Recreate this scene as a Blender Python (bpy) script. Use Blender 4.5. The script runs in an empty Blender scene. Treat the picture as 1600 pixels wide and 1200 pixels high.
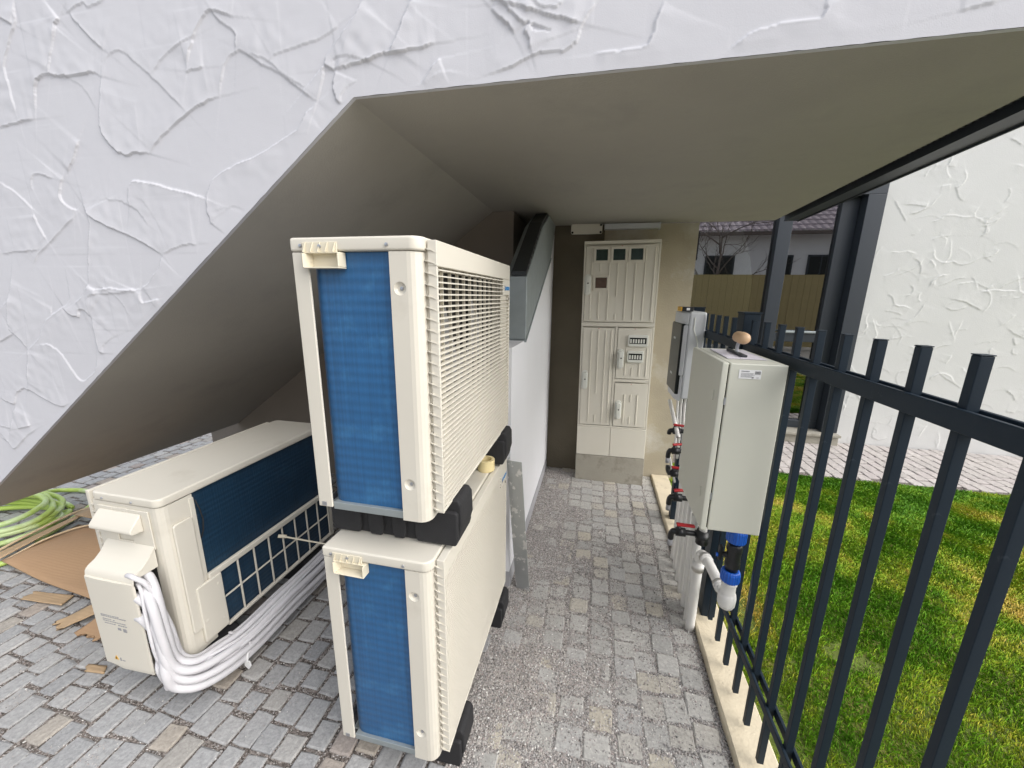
import bpy, math, random
import numpy as np
from mathutils import Vector, Matrix

R = math.radians
rng = np.random.default_rng(11)
random.seed(7)
scene = bpy.context.scene
col = scene.collection

# ------------------------------------------------------------------ camera
cam_d = bpy.data.cameras.new("camera")
cam = bpy.data.objects.new("camera", cam_d)
col.objects.link(cam)
cam_d.sensor_fit = 'HORIZONTAL'
cam_d.sensor_width = 36.0
cam_d.lens = 13.5
cam_d.clip_start = 0.02
cam_d.clip_end = 400.0
cx = Vector((0.97666718, 0.21436343, 0.01302058))
cy = Vector((-0.06025309, 0.21531786, 0.97468343))
cz = Vector((0.20613292, -0.95272585, 0.22320995))
m3 = Matrix((cx, cy, cz)).transposed()
cam.matrix_world = Matrix.Translation((0, 0, 1.59)) @ m3.to_4x4()
scene.camera = cam

# ------------------------------------------------------------------ light
SUN_EL, SUN_AZ = 42.0, 112.0          # azimuth measured clockwise from +Y
world = bpy.data.worlds.new("World")
scene.world = world
world.use_nodes = True
nt = world.node_tree
nt.nodes.clear()
out = nt.nodes.new("ShaderNodeOutputWorld")
bg = nt.nodes.new("ShaderNodeBackground")
hs = nt.nodes.new("ShaderNodeHueSaturation")
sky = nt.nodes.new("ShaderNodeTexSky")
sky.sky_type = 'NISHITA'
sky.sun_disc = False
sky.sun_elevation = R(SUN_EL)
sky.sun_rotation = R(SUN_AZ)
sky.air_density = 1.0
sky.dust_density = 2.5
sky.ozone_density = 1.0
hs.inputs["Saturation"].default_value = 0.35
bg.inputs["Strength"].default_value = 0.15
nt.links.new(sky.outputs[0], hs.inputs["Color"])
nt.links.new(hs.outputs[0], bg.inputs["Color"])
nt.links.new(bg.outputs[0], out.inputs["Surface"])

sd = bpy.data.lights.new("sun", 'SUN')
sd.energy = 1.3
sd.angle = R(75)
sd.color = (1.0, 0.97, 0.92)
sun = bpy.data.objects.new("sun", sd)
col.objects.link(sun)
az, el = R(SUN_AZ), R(SUN_EL)
sdir = Vector((math.sin(az) * math.cos(el), math.cos(az) * math.cos(el), math.sin(el)))
sun.rotation_euler = sdir.to_track_quat('Z', 'Y').to_euler()

scene.view_settings.view_transform = 'Standard'
scene.view_settings.look = 'None'
scene.view_settings.exposure = 0.9
scene.view_settings.gamma = 1.0
scene.view_settings.use_curve_mapping = False

# ------------------------------------------------------------------ materials
def mat(name, color, rough=0.6, metallic=0.0, var=0.12, vscale=8.0, bump=0.0, bscale=60.0,
        color2=None, c2scale=5.0, c2lo=0.45, c2hi=0.65, spec=0.5, coat=0.0, detail=6.0):
    m = bpy.data.materials.new(name)
    m.use_nodes = True
    n, l = m.node_tree.nodes, m.node_tree.links
    b = n["Principled BSDF"]
    b.inputs["Roughness"].default_value = rough
    b.inputs["Metallic"].default_value = metallic
    b.inputs["Specular IOR Level"].default_value = spec
    b.inputs["Coat Weight"].default_value = coat
    tc = n.new("ShaderNodeTexCoord")
    nz = n.new("ShaderNodeTexNoise")
    nz.inputs["Scale"].default_value = vscale
    nz.inputs["Detail"].default_value = detail
    l.new(tc.outputs["Object"], nz.inputs["Vector"])
    mix = n.new("ShaderNodeMix"); mix.data_type = 'RGBA'
    lo = [max(0, c * (1 - var)) for c in color]; hi = [min(1, c * (1 + var)) for c in color]
    mix.inputs[6].default_value = (*lo, 1); mix.inputs[7].default_value = (*hi, 1)
    l.new(nz.outputs["Fac"], mix.inputs[0])
    last = mix.outputs[2]
    if color2 is not None:
        n2 = n.new("ShaderNodeTexNoise"); n2.inputs["Scale"].default_value = c2scale
        n2.inputs["Detail"].default_value = 8.0; n2.inputs["Roughness"].default_value = 0.65
        l.new(tc.outputs["Object"], n2.inputs["Vector"])
        mr = n.new("ShaderNodeMapRange"); mr.inputs[1].default_value = c2lo; mr.inputs[2].default_value = c2hi
        l.new(n2.outputs["Fac"], mr.inputs[0])
        mx = n.new("ShaderNodeMix"); mx.data_type = 'RGBA'
        l.new(mr.outputs[0], mx.inputs[0]); l.new(last, mx.inputs[6]); mx.inputs[7].default_value = (*color2, 1)
        last = mx.outputs[2]
    l.new(last, b.inputs["Base Color"])
    if bump > 0:
        nb = n.new("ShaderNodeTexNoise"); nb.inputs["Scale"].default_value = bscale
        nb.inputs["Detail"].default_value = 5.0
        l.new(tc.outputs["Object"], nb.inputs["Vector"])
        bp = n.new("ShaderNodeBump"); bp.inputs["Strength"].default_value = bump
        bp.inputs["Distance"].default_value = 0.01
        l.new(nb.outputs["Fac"], bp.inputs["Height"])
        l.new(bp.outputs[0], b.inputs["Normal"])
    return m

def ramp_mat(name, stops, rough=0.8, attr=True, obj_random=False, bump=0.0, bscale=120.0, grain=0.25, gscale=160.0):
    """colour picked from a ramp by a per-piece tone (mesh attribute and / or object random)"""
    m = bpy.data.materials.new(name); m.use_nodes = True
    n, l = m.node_tree.nodes, m.node_tree.links
    b = n["Principled BSDF"]; b.inputs["Roughness"].default_value = rough
    cr = n.new("ShaderNodeValToRGB")
    while len(cr.color_ramp.elements) > 1: cr.color_ramp.elements.remove(cr.color_ramp.elements[0])
    cr.color_ramp.elements[0].position = stops[0][0]; cr.color_ramp.elements[0].color = (*stops[0][1], 1)
    for p, c in stops[1:]:
        e = cr.color_ramp.elements.new(p); e.color = (*c, 1)
    at = n.new("ShaderNodeAttribute"); at.attribute_name = "tone"
    src = at.outputs["Fac"]
    if obj_random:
        oi = n.new("ShaderNodeObjectInfo"); ad = n.new("ShaderNodeMath"); ad.operation = 'ADD'
        l.new(oi.outputs["Random"], ad.inputs[0]); l.new(src, ad.inputs[1])
        fr = n.new("ShaderNodeMath"); fr.operation = 'FRACT'; l.new(ad.outputs[0], fr.inputs[0]); src = fr.outputs[0]
    l.new(src, cr.inputs[0])
    geo = n.new("ShaderNodeNewGeometry")
    nz = n.new("ShaderNodeTexNoise"); nz.inputs["Scale"].default_value = gscale; nz.inputs["Detail"].default_value = 6
    nz.inputs["Roughness"].default_value = 0.7
    l.new(geo.outputs["Position"], nz.inputs["Vector"])
    mr = n.new("ShaderNodeMapRange"); mr.inputs[1].default_value = 0.3; mr.inputs[2].default_value = 0.7
    mr.inputs[3].default_value = 1 - grain; mr.inputs[4].default_value = 1 + grain
    l.new(nz.outputs["Fac"], mr.inputs[0])
    mx = n.new("ShaderNodeMix"); mx.data_type = 'RGBA'; mx.blend_type = 'MULTIPLY'; mx.inputs[0].default_value = 1.0
    l.new(cr.outputs[0], mx.inputs[6]); l.new(mr.outputs[0], mx.inputs[7])
    l.new(mx.outputs[2], b.inputs["Base Color"])
    if bump:
        bp = n.new("ShaderNodeBump"); bp.inputs["Strength"].default_value = bump; bp.inputs["Distance"].default_value = 0.006
        nb = n.new("ShaderNodeTexNoise"); nb.inputs["Scale"].default_value = bscale; nb.inputs["Detail"].default_value = 6
        l.new(geo.outputs["Position"], nb.inputs["Vector"])
        l.new(nb.outputs["Fac"], bp.inputs["Height"]); l.new(bp.outputs[0], b.inputs["Normal"])
    return m

M = {}
M['plaster'] = mat('white_plaster', (0.58, 0.58, 0.615), 0.75, var=0.05, vscale=3, bump=0.06, bscale=330)
M['plaster_far'] = mat('white_plaster_far', (0.61, 0.61, 0.60), 0.75, var=0.03, vscale=3, bump=0.1, bscale=120)
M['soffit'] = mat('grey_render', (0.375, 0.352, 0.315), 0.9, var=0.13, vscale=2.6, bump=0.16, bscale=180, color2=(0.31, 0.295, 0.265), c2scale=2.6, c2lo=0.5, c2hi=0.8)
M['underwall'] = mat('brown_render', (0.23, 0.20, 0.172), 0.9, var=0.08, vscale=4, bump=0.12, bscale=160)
M['backwall'] = mat('beige_render', (0.40, 0.355, 0.27), 0.92, var=0.16, vscale=5, bump=0.25, bscale=90, color2=(0.50, 0.48, 0.43), c2scale=3.0, c2lo=0.52, c2hi=0.72)
M['shadewall'] = mat('shaded_beige_render', (0.125, 0.108, 0.078), 0.95, var=0.2, vscale=4, bump=0.25, bscale=90)  # darker version of the beige render, deep shade put into its colour
M['smoothwhite'] = mat('white_wall_paint', (0.80, 0.80, 0.83), 0.7, var=0.03, vscale=6, bump=0.05, bscale=150, color2=(0.5, 0.5, 0.52), c2scale=14, c2lo=0.70, c2hi=0.80)
M['skirting'] = mat('grey_skirting', (0.38, 0.38, 0.40), 0.8, var=0.12, vscale=20, bump=0.1)
M['cream'] = mat('cream_painted_steel', (0.655, 0.62, 0.54), 0.42, var=0.03, vscale=5, bump=0.012, bscale=300, color2=(0.56, 0.52, 0.44), c2scale=4.5, c2lo=0.56, c2hi=0.80)
M['cream_plastic'] = mat('cream_plastic', (0.66, 0.625, 0.545), 0.5, var=0.02, vscale=5)
M['ivory'] = mat('ivory_plastic', (0.72, 0.66, 0.52), 0.5, var=0.04, vscale=10)
M['dark'] = mat('dark_interior', (0.022, 0.020, 0.018), 0.85, var=0.3)
M['rubber'] = mat('black_rubber', (0.018, 0.018, 0.020), 0.8, var=0.25, vscale=30, bump=0.15, bscale=200)
M['galv'] = mat('galvanised_steel', (0.36, 0.40, 0.41), 0.55, metallic=0.6, var=0.14, vscale=16, bump=0.03, bscale=40)
M['galv_dark'] = mat('dark_steel_strip', (0.05, 0.055, 0.06), 0.5, metallic=0.5, var=0.2)
M['galv_paint'] = mat('scuffed_steel_offcut', (0.47, 0.49, 0.50), 0.5, metallic=0.55, var=0.15, vscale=14, color2=(0.75, 0.75, 0.75), c2scale=16, c2lo=0.55, c2hi=0.58)
M['screw'] = mat('zinc_screw', (0.5, 0.52, 0.56), 0.35, metallic=0.9, var=0.1)
M['slot'] = mat('dark_slotted_steel', (0.10, 0.10, 0.115), 0.5, metallic=0.4, var=0.15)
M['copper'] = mat('copper_tube', (0.45, 0.19, 0.09), 0.35, metallic=0.8, var=0.2)
M['fence'] = mat('anthracite_paint', (0.011, 0.020, 0.031), 0.5, var=0.12, vscale=14, bump=0.02, bscale=200, spec=0.25, color2=(0.035, 0.046, 0.06), c2scale=30, c2lo=0.66, c2hi=0.74)
M['frame'] = mat('anthracite_window_frame', (0.030, 0.037, 0.048), 0.4, var=0.08, vscale=4)
M['box'] = mat('ral_grey_enclosure', (0.60, 0.60, 0.52), 0.45, var=0.02, vscale=4, bump=0.02, bscale=250)
M['cabinet'] = mat('meter_cabinet_polyester', (0.66, 0.63, 0.55), 0.6, var=0.04, vscale=9, bump=0.01, bscale=200)
M['cabinet_handle'] = mat('cabinet_handle_grey', (0.68, 0.69, 0.64), 0.5, var=0.05)
M['concrete'] = mat('grey_concrete', (0.34, 0.32, 0.27), 0.9, var=0.14, vscale=9, bump=0.2, bscale=120, color2=(0.24, 0.22, 0.18), c2scale=5, c2lo=0.5, c2hi=0.62)
M['kerb'] = mat('cream_concrete_kerb', (0.60, 0.525, 0.39), 0.9, var=0.12, vscale=10, bump=0.3, bscale=90, color2=(0.42, 0.35, 0.25), c2scale=7, c2lo=0.60, c2hi=0.72)
M['pale_grey'] = mat('pale_grey_plastic', (0.60, 0.62, 0.64), 0.4, var=0.03)
M['tinted'] = mat('smoked_window', (0.010, 0.013, 0.013), 0.3, var=0.2, spec=0.3)
M['green_glass'] = mat('green_meter_window', (0.016, 0.035, 0.03), 0.15, var=0.5, vscale=30)
M['red_glass'] = mat('brown_meter_window', (0.10, 0.065, 0.055), 0.2, var=0.4, vscale=40)
M['white_pvc'] = mat('white_pvc', (0.74, 0.73, 0.70), 0.38, var=0.03, vscale=12)
M['wrap'] = mat('white_pipe_wrap', (0.60, 0.59, 0.61), 0.6, var=0.05, vscale=30, bump=0.1, bscale=90)
M['black_pvc'] = mat('black_plastic_fitting', (0.014, 0.015, 0.017), 0.4, var=0.25, vscale=25)
M['red'] = mat('red_lever_plastic', (0.42, 0.015, 0.02), 0.4, var=0.15, vscale=25)
M['blue'] = mat('blue_union_plastic', (0.01, 0.10, 0.50), 0.35, var=0.1, vscale=20)
M['logo_blue'] = mat('logo_blue', (0.01, 0.22, 0.55), 0.5, var=0.03)
M['logo_navy'] = mat('logo_navy', (0.015, 0.06, 0.20), 0.5, var=0.03)
M['print'] = mat('grey_print', (0.30, 0.30, 0.31), 0.7, var=0.1)
M['sticker'] = mat('white_sticker', (0.80, 0.80, 0.80), 0.5, var=0.02)
M['yellow'] = mat('warning_yellow', (0.65, 0.36, 0.02), 0.5, var=0.06)
M['tape'] = mat('masking_tape', (0.74, 0.62, 0.34), 0.7, var=0.05, vscale=40)
M['wood'] = mat('pale_wood_handle', (0.56, 0.37, 0.22), 0.5, var=0.12, vscale=30, bump=0.03)
M['lilac'] = mat('dirty_white_plate', (0.66, 0.63, 0.68), 0.6, var=0.1, vscale=30)
M['hose'] = mat('lime_hose', (0.44, 0.58, 0.13), 0.42, var=0.12, vscale=6, color2=(0.56, 0.68, 0.36), c2scale=5, c2lo=0.5, c2hi=0.62)
M['sand_'] = mat('grit_bed', (0.115, 0.10, 0.088), 0.95, var=0.45, vscale=150, bump=0.6, bscale=160)
M['soil'] = mat('lawn_soil', (0.115, 0.15, 0.025), 0.95, var=0.4, vscale=40, bump=0.5, bscale=120, color2=(0.32, 0.25, 0.08), c2scale=3.0, c2lo=0.56, c2hi=0.70)
M['far_ground'] = mat('far_ground', (0.28, 0.27, 0.25), 0.95, var=0.15, vscale=3)
M['interior'] = mat('room_plaster', (0.30, 0.29, 0.27), 0.9, var=0.05)
M['curtain'] = mat('olive_curtain', (0.30, 0.30, 0.16), 0.9, var=0.12, vscale=20)
M['tile_roof'] = mat('mauve_roof_tile', (0.40, 0.34, 0.38), 0.7, var=0.15, vscale=4)
M['nb_wall'] = mat('neighbour_render', (0.78, 0.78, 0.80), 0.85, var=0.03)
M['tan_board'] = mat('tan_fence_board', (0.40, 0.32, 0.155), 0.8, var=0.12, vscale=5)
M['bark'] = mat('grey_bark', (0.16, 0.13, 0.12), 0.9, var=0.2, vscale=15)
M['stone'] = ramp_mat('granite_sett', [(0.0, (0.291, 0.293, 0.296)), (0.3, (0.364, 0.364, 0.364)), (0.55, (0.324, 0.322, 0.319)), (0.78, (0.397, 0.392, 0.385)), (0.90, (0.348, 0.332, 0.308)), (0.955, (0.372, 0.324, 0.268)), (1.0, (0.340, 0.299, 0.275))],
                      rough=0.85, obj_random=True, bump=0.45, bscale=110, grain=0.24, gscale=70)
M['stone_pale'] = ramp_mat('pale_granite_sett', [(0.0, (0.342, 0.337, 0.321)), (0.4, (0.428, 0.417, 0.391)), (0.65, (0.374, 0.369, 0.358)), (0.85, (0.449, 0.412, 0.342)), (1.0, (0.406, 0.391, 0.364))],
                      rough=0.88, obj_random=True, bump=0.45, bscale=110, grain=0.22, gscale=75)
M['stone_path'] = ramp_mat('garden_path_block', [(0.0, (0.414, 0.383, 0.362)), (0.5, (0.476, 0.440, 0.414)), (0.8, (0.445, 0.403, 0.388)), (1.0, (0.517, 0.481, 0.455))],
                      rough=0.88, obj_random=True, bump=0.5, bscale=90, grain=0.15, gscale=50)
M['gravel'] = ramp_mat('stone_chippings', [(0.0, (0.113, 0.108, 0.102)), (0.25, (0.272, 0.261, 0.256)), (0.5, (0.454, 0.437, 0.419)), (0.68, (0.352, 0.300, 0.284)), (0.85, (0.624, 0.602, 0.567)), (1.0, (0.790, 0.790, 0.772))],
                      rough=0.85, grain=0.15, gscale=300)
M['grass'] = ramp_mat('grass_blade', [(0.0, (0.085, 0.225, 0.012)), (0.25, (0.155, 0.320, 0.018)), (0.5, (0.27, 0.385, 0.026)), (0.75, (0.42, 0.42, 0.045)), (1.0, (0.62, 0.46, 0.11))],
                      rough=0.5, grain=0.2, gscale=30)

M['grass'].node_tree.nodes['Principled BSDF'].inputs['Specular IOR Level'].default_value = 0.12
M['gravel'].node_tree.nodes['Principled BSDF'].inputs['Specular IOR Level'].default_value = 0.3
def gravel_bed_mat(name, stops, scale=150):
    m = bpy.data.materials.new(name); m.use_nodes = True
    n, l = m.node_tree.nodes, m.node_tree.links
    b = n["Principled BSDF"]; b.inputs["Roughness"].default_value = 0.9
    g = n.new("ShaderNodeNewGeometry"); v = n.new("ShaderNodeTexVoronoi"); v.inputs["Scale"].default_value = scale
    l.new(g.outputs["Position"], v.inputs["Vector"])
    sp = n.new("ShaderNodeSeparateColor"); l.new(v.outputs["Color"], sp.inputs[0])
    cr = n.new("ShaderNodeValToRGB")
    while len(cr.color_ramp.elements) > 1: cr.color_ramp.elements.remove(cr.color_ramp.elements[0])
    cr.color_ramp.elements[0].position = stops[0][0]; cr.color_ramp.elements[0].color = (*stops[0][1], 1)
    for p, c in stops[1:]:
        e = cr.color_ramp.elements.new(p); e.color = (*c, 1)
    l.new(sp.outputs[0], cr.inputs[0])
    l.new(cr.outputs[0], b.inputs["Base Color"])
    bp = n.new("ShaderNodeBump"); bp.invert = True; bp.inputs["Strength"].default_value = 0.8; bp.inputs["Distance"].default_value = 0.004
    l.new(v.outputs["Distance"], bp.inputs["Height"]); l.new(bp.outputs[0], b.inputs["Normal"])
    return m
M['gravel_bed'] = gravel_bed_mat('gravel_bed', [(0.0, (0.139, 0.128, 0.117)), (0.3, (0.255, 0.239, 0.224)), (0.6, (0.351, 0.324, 0.303)), (0.85, (0.468, 0.435, 0.404)), (1.0, (0.595, 0.564, 0.521))])
M['sand'] = gravel_bed_mat('joint_grit_bed', [(0.0, (0.065, 0.056, 0.048)), (0.4, (0.140, 0.117, 0.102)), (0.7, (0.214, 0.186, 0.167)), (1.0, (0.353, 0.316, 0.288))], 170)

def coil_mat(name, c1, c2):
    m = mat(name, c1, 0.38, var=0.10, vscale=6, color2=c2, c2scale=11, c2lo=0.52, c2hi=0.75, spec=0.55)
    n, l = m.node_tree.nodes, m.node_tree.links
    b = n["Principled BSDF"]
    tc = n.new("ShaderNodeTexCoord")
    mp = n.new("ShaderNodeMapping"); mp.inputs["Scale"].default_value = (90, 90, 2.0)
    nz = n.new("ShaderNodeTexNoise"); nz.inputs["Scale"].default_value = 3.0; nz.inputs["Detail"].default_value = 4
    l.new(tc.outputs["Object"], mp.inputs["Vector"]); l.new(mp.outputs[0], nz.inputs["Vector"])
    bp = n.new("ShaderNodeBump"); bp.inputs["Strength"].default_value = 0.25; bp.inputs["Distance"].default_value = 0.004
    l.new(nz.outputs["Fac"], bp.inputs["Height"]); l.new(bp.outputs[0], b.inputs["Normal"])
    # the tube rows behind the fins show as soft darker bands
    wv = n.new("ShaderNodeTexWave"); wv.wave_type = 'BANDS'; wv.bands_direction = 'Z'; wv.inputs["Scale"].default_value = 11.99
    wv.inputs["Distortion"].default_value = 0.25; wv.inputs["Detail"].default_value = 2.0
    l.new(tc.outputs["Object"], wv.inputs["Vector"])
    mr = n.new("ShaderNodeMapRange"); mr.inputs[3].default_value = 0.89; mr.inputs[4].default_value = 1.05
    l.new(wv.outputs["Fac"], mr.inputs[0])
    st = n.new("ShaderNodeTexNoise"); st.inputs["Scale"].default_value = 1.0; st.inputs["Detail"].default_value = 5
    m2 = n.new("ShaderNodeMapping"); m2.inputs["Scale"].default_value = (150, 150, 1.6)
    l.new(tc.outputs["Object"], m2.inputs["Vector"]); l.new(m2.outputs[0], st.inputs["Vector"])
    r2_ = n.new("ShaderNodeMapRange"); r2_.inputs[1].default_value = 0.3; r2_.inputs[2].default_value = 0.7; r2_.inputs[3].default_value = 0.86; r2_.inputs[4].default_value = 1.12
    l.new(st.outputs["Fac"], r2_.inputs[0])
    mm = n.new("ShaderNodeMath"); mm.operation = 'MULTIPLY'; l.new(mr.outputs[0], mm.inputs[0]); l.new(r2_.outputs[0], mm.inputs[1])
    src = b.inputs["Base Color"].links[0].from_socket
    mu = n.new("ShaderNodeMix"); mu.data_type = 'RGBA'; mu.blend_type = 'MULTIPLY'; mu.inputs[0].default_value = 1.0
    l.new(src, mu.inputs[6]); l.new(mm.outputs[0], mu.inputs[7]); l.new(mu.outputs[2], b.inputs["Base Color"])
    return m
M['coil'] = coil_mat('blue_coated_fins', (0.017, 0.103, 0.255), (0.036, 0.16, 0.345))
M['coil_shaded'] = coil_mat('shaded_blue_fins', (0.009, 0.032, 0.064), (0.014, 0.046, 0.085))  # the blue fins again, shade under the stair put into a darker colour

def card_mat(name, c, stripes):
    m = mat(name, c, 0.85, var=0.08, vscale=5)
    n, l = m.node_tree.nodes, m.node_tree.links
    b = n["Principled BSDF"]
    tc = n.new("ShaderNodeTexCoord")
    w = n.new("ShaderNodeTexWave"); w.wave_type = 'BANDS'; w.bands_direction = 'Y'
    w.inputs["Scale"].default_value = stripes; w.inputs["Distortion"].default_value = 0.4
    l.new(tc.outputs["Object"], w.inputs["Vector"])
    bp = n.new("ShaderNodeBump"); bp.inputs["Strength"].default_value = 0.22; bp.inputs["Distance"].default_value = 0.003
    l.new(w.outputs["Fac"], bp.inputs["Height"]); l.new(bp.outputs[0], b.inputs["Normal"])
    return m
M['card'] = card_mat('brown_cardboard', (0.40, 0.255, 0.145), 22)
M['card_pale'] = card_mat('pale_cardboard', (0.44, 0.31, 0.185), 20)
M['card_edge'] = mat('cardboard_rim', (0.55, 0.43, 0.28), 0.85)

def glass_mat(name):
    m = bpy.data.materials.new(name); m.use_nodes = True
    n, l = m.node_tree.nodes, m.node_tree.links
    n.clear()
    o = n.new("ShaderNodeOutputMaterial"); mx = n.new("ShaderNodeMixShader")
    t = n.new("ShaderNodeBsdfTransparent"); t.inputs[0].default_value = (0.55, 0.58, 0.55, 1)
    g = n.new("ShaderNodeBsdfGlossy"); g.inputs["Roughness"].default_value = 0.004
    g.inputs["Color"].default_value = (1, 1, 1, 1)
    lw = n.new("ShaderNodeFresnel"); lw.inputs[0].default_value = 3.1
    l.new(lw.outputs[0], mx.inputs[0]); l.new(t.outputs[0], mx.inputs[1]); l.new(g.outputs[0], mx.inputs[2])
    l.new(mx.outputs[0], o.inputs[0])
    return m
M['glass'] = glass_mat('coated_window_glass')

# ------------------------------------------------------------------ mesh helpers
class MB:
    def __init__(s): s.v = []; s.f = []
    def add(s, verts, faces):
        o = len(s.v); s.v.extend([tuple(p) for p in verts]); s.f.extend([tuple(i + o for i in f) for f in faces]); return s
    def box(s, x0, y0, z0, x1, y1, z1):
        if x0 > x1: x0, x1 = x1, x0
        if y0 > y1: y0, y1 = y1, y0
        if z0 > z1: z0, z1 = z1, z0
        v = [(x0, y0, z0), (x1, y0, z0), (x1, y1, z0), (x0, y1, z0), (x0, y0, z1), (x1, y0, z1), (x1, y1, z1), (x0, y1, z1)]
        return s.add(v, [(0, 3, 2, 1), (4, 5, 6, 7), (0, 1, 5, 4), (1, 2, 6, 5), (2, 3, 7, 6), (3, 0, 4, 7)])
    def prism(s, poly, axis, a, b):
        """poly: 2D points (counter-clockwise or not), extruded from a to b along axis"""
        def P(p, t):
            if axis == 'x': return (t, p[0], p[1])
            if axis == 'y': return (p[0], t, p[1])
            return (p[0], p[1], t)
        n = len(poly)
        v = [P(p, a) for p in poly] + [P(p, b) for p in poly]
        f = [tuple(range(n - 1, -1, -1)), tuple(range(n, 2 * n))]
        f += [(i, (i + 1) % n, (i + 1) % n + n, i + n) for i in range(n)]
        return s.add(v, f)
    def tube(s, path, r, n=10, cap=True):
        pts = [Vector(p) for p in path]
        rs = r if isinstance(r, (list, tuple)) else [r] * len(pts)
        base = len(s.v); prev = None
        for i, p in enumerate(pts):
            if i == 0: d = pts[1] - p
            elif i == len(pts) - 1: d = p - pts[i - 1]
            else: d = (pts[i + 1] - p).normalized() + (p - pts[i - 1]).normalized()
            d.normalize()
            if prev is None:
                u = d.orthogonal().normalized()
            else:
                u = prev - d * prev.dot(d)
                u = u.normalized() if u.length > 1e-6 else d.orthogonal().normalized()
            prev = u; w = d.cross(u)
            for k in range(n):
                a = 2 * math.pi * k / n
                s.v.append(tuple(p + (u * math.cos(a) + w * math.sin(a)) * rs[i]))
        for i in range(len(pts) - 1):
            for k in range(n):
                a = base + i * n + k; b = base + i * n + (k + 1) % n
                s.f.append((a, b, b + n, a + n))
        if cap:
            s.f.append(tuple(base + k for k in range(n - 1, -1, -1)))
            e = base + (len(pts) - 1) * n
            s.f.append(tuple(e + k for k in range(n)))
        return s
    def cyl(s, p0, p1, r, n=16): return s.tube([p0, p1], r, n)
    def lathe(s, prof, c, axis='z', n=20):
        """prof: (radius, height)"""
        base = len(s.v)
        for r, h in prof:
            for k in range(n):
                a = 2 * math.pi * k / n; q = (r * math.cos(a), r * math.sin(a))
                if axis == 'z': p = (c[0] + q[0], c[1] + q[1], c[2] + h)
                elif axis == 'y': p = (c[0] + q[0], c[1] + h, c[2] + q[1])
                else: p = (c[0] + h, c[1] + q[0], c[2] + q[1])
                s.v.append(p)
        for i in range(len(prof) - 1):
            for k in range(n):
                a = base + i * n + k; b = base + i * n + (k + 1) % n
                s.f.append((a, b, b + n, a + n))
        s.f.append(tuple(base + k for k in range(n - 1, -1, -1)))
        s.f.append(tuple(base + (len(prof) - 1) * n + k for k in range(n)))
        return s
    def build(s, name, m, parent=None, bevel=0.0, smooth=False, seg=2, loc=None):
        me = bpy.data.meshes.new(name)
        me.from_pydata(s.v, [], s.f)
        import bmesh
        bm = bmesh.new(); bm.from_mesh(me); bmesh.ops.recalc_face_normals(bm, faces=bm.faces); bm.to_mesh(me); bm.free()
        me.materials.append(m)
        o = bpy.data.objects.new(name, me); col.objects.link(o)
        if parent: o.parent = parent
        if loc: o.location = loc
        if bevel:
            md = o.modifiers.new("bevel", 'BEVEL'); md.width = bevel; md.segments = seg; md.limit_method = 'ANGLE'; md.angle_limit = R(40)
        if smooth or bevel:
            me.polygons.foreach_set("use_smooth", [True] * len(me.polygons))
            if not smooth or smooth == 'auto':
                e = o.modifiers.new("weighted", 'WEIGHTED_NORMAL'); e.keep_sharp = True
        return o

def mesh_np(name, verts, faces, m, parent=None, tone=None, smooth=False, k=None):
    me = bpy.data.meshes.new(name)
    nv, nf = len(verts), len(faces)
    k = faces.shape[1]
    me.vertices.add(nv); me.vertices.foreach_set("co", np.asarray(verts, np.float32).ravel())
    me.loops.add(nf * k); me.polygons.add(nf)
    me.loops.foreach_set("vertex_index", np.asarray(faces, np.int32).ravel())
    me.polygons.foreach_set("loop_start", np.arange(0, nf * k, k, dtype=np.int32))
    me.polygons.foreach_set("use_smooth", np.full(nf, smooth))
    me.update(calc_edges=True)
    if tone is not None:
        a = me.attributes.new("tone", 'FLOAT', 'POINT'); a.data.foreach_set("value", np.asarray(tone, np.float32))
    me.materials.append(m)
    o = bpy.data.objects.new(name, me); col.objects.link(o)
    if parent: o.parent = parent
    return o

def thing(name, label, cat, loc=(0, 0, 0), rot=(0, 0, 0), group=None):
    o = bpy.data.objects.new(name, None); col.objects.link(o)
    o.empty_display_size = 0.1
    o.location = loc; o.rotation_euler = rot; o["label"] = label; o["category"] = cat
    if group: o["group"] = group
    return o
def tag(o, label, cat, group=None):
    o["label"] = label; o["category"] = cat
    if group: o["group"] = group
    return o
def kids(o): return [c for c in bpy.data.objects if c.parent == o]
def dup(root, loc, label):
    r = root.copy(); col.objects.link(r); r.location = loc; r["label"] = label
    def rec(src, dst):
        for ch in kids_of.get(src.name, []):
            c = ch.copy(); col.objects.link(c); c.parent = dst; rec(ch, c)
    kids_of = {}
    for o in list(bpy.data.objects):
        if o.parent: kids_of.setdefault(o.parent.name, []).append(o)
    rec(root, r)
    return r
def share(proto, name, loc, parent, rot=(0, 0, 0), scale=(1, 1, 1)):
    c = proto.copy(); c.name = name; col.objects.link(c); c.parent = parent
    c.location = loc; c.rotation_euler = rot; c.scale = scale
    return c
def rrect(x0, y0, x1, y1, r, n=5, corners=(1, 1, 1, 1)):
    pts = []
    for (cxx, cyy, a0, on, px, py) in ((x1 - r, y1 - r, 0, corners[0], x1, y1), (x0 + r, y1 - r, 90, corners[1], x0, y1),
                                 (x0 + r, y0 + r, 180, corners[2], x0, y0), (x1 - r, y0 + r, 270, corners[3], x1, y0)):
        if on:
            for i in range(n + 1):
                a = R(a0 + 90 * i / n); pts.append((cxx + r * math.cos(a), cyy + r * math.sin(a)))
        else: pts.append((px, py))
    return pts
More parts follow.
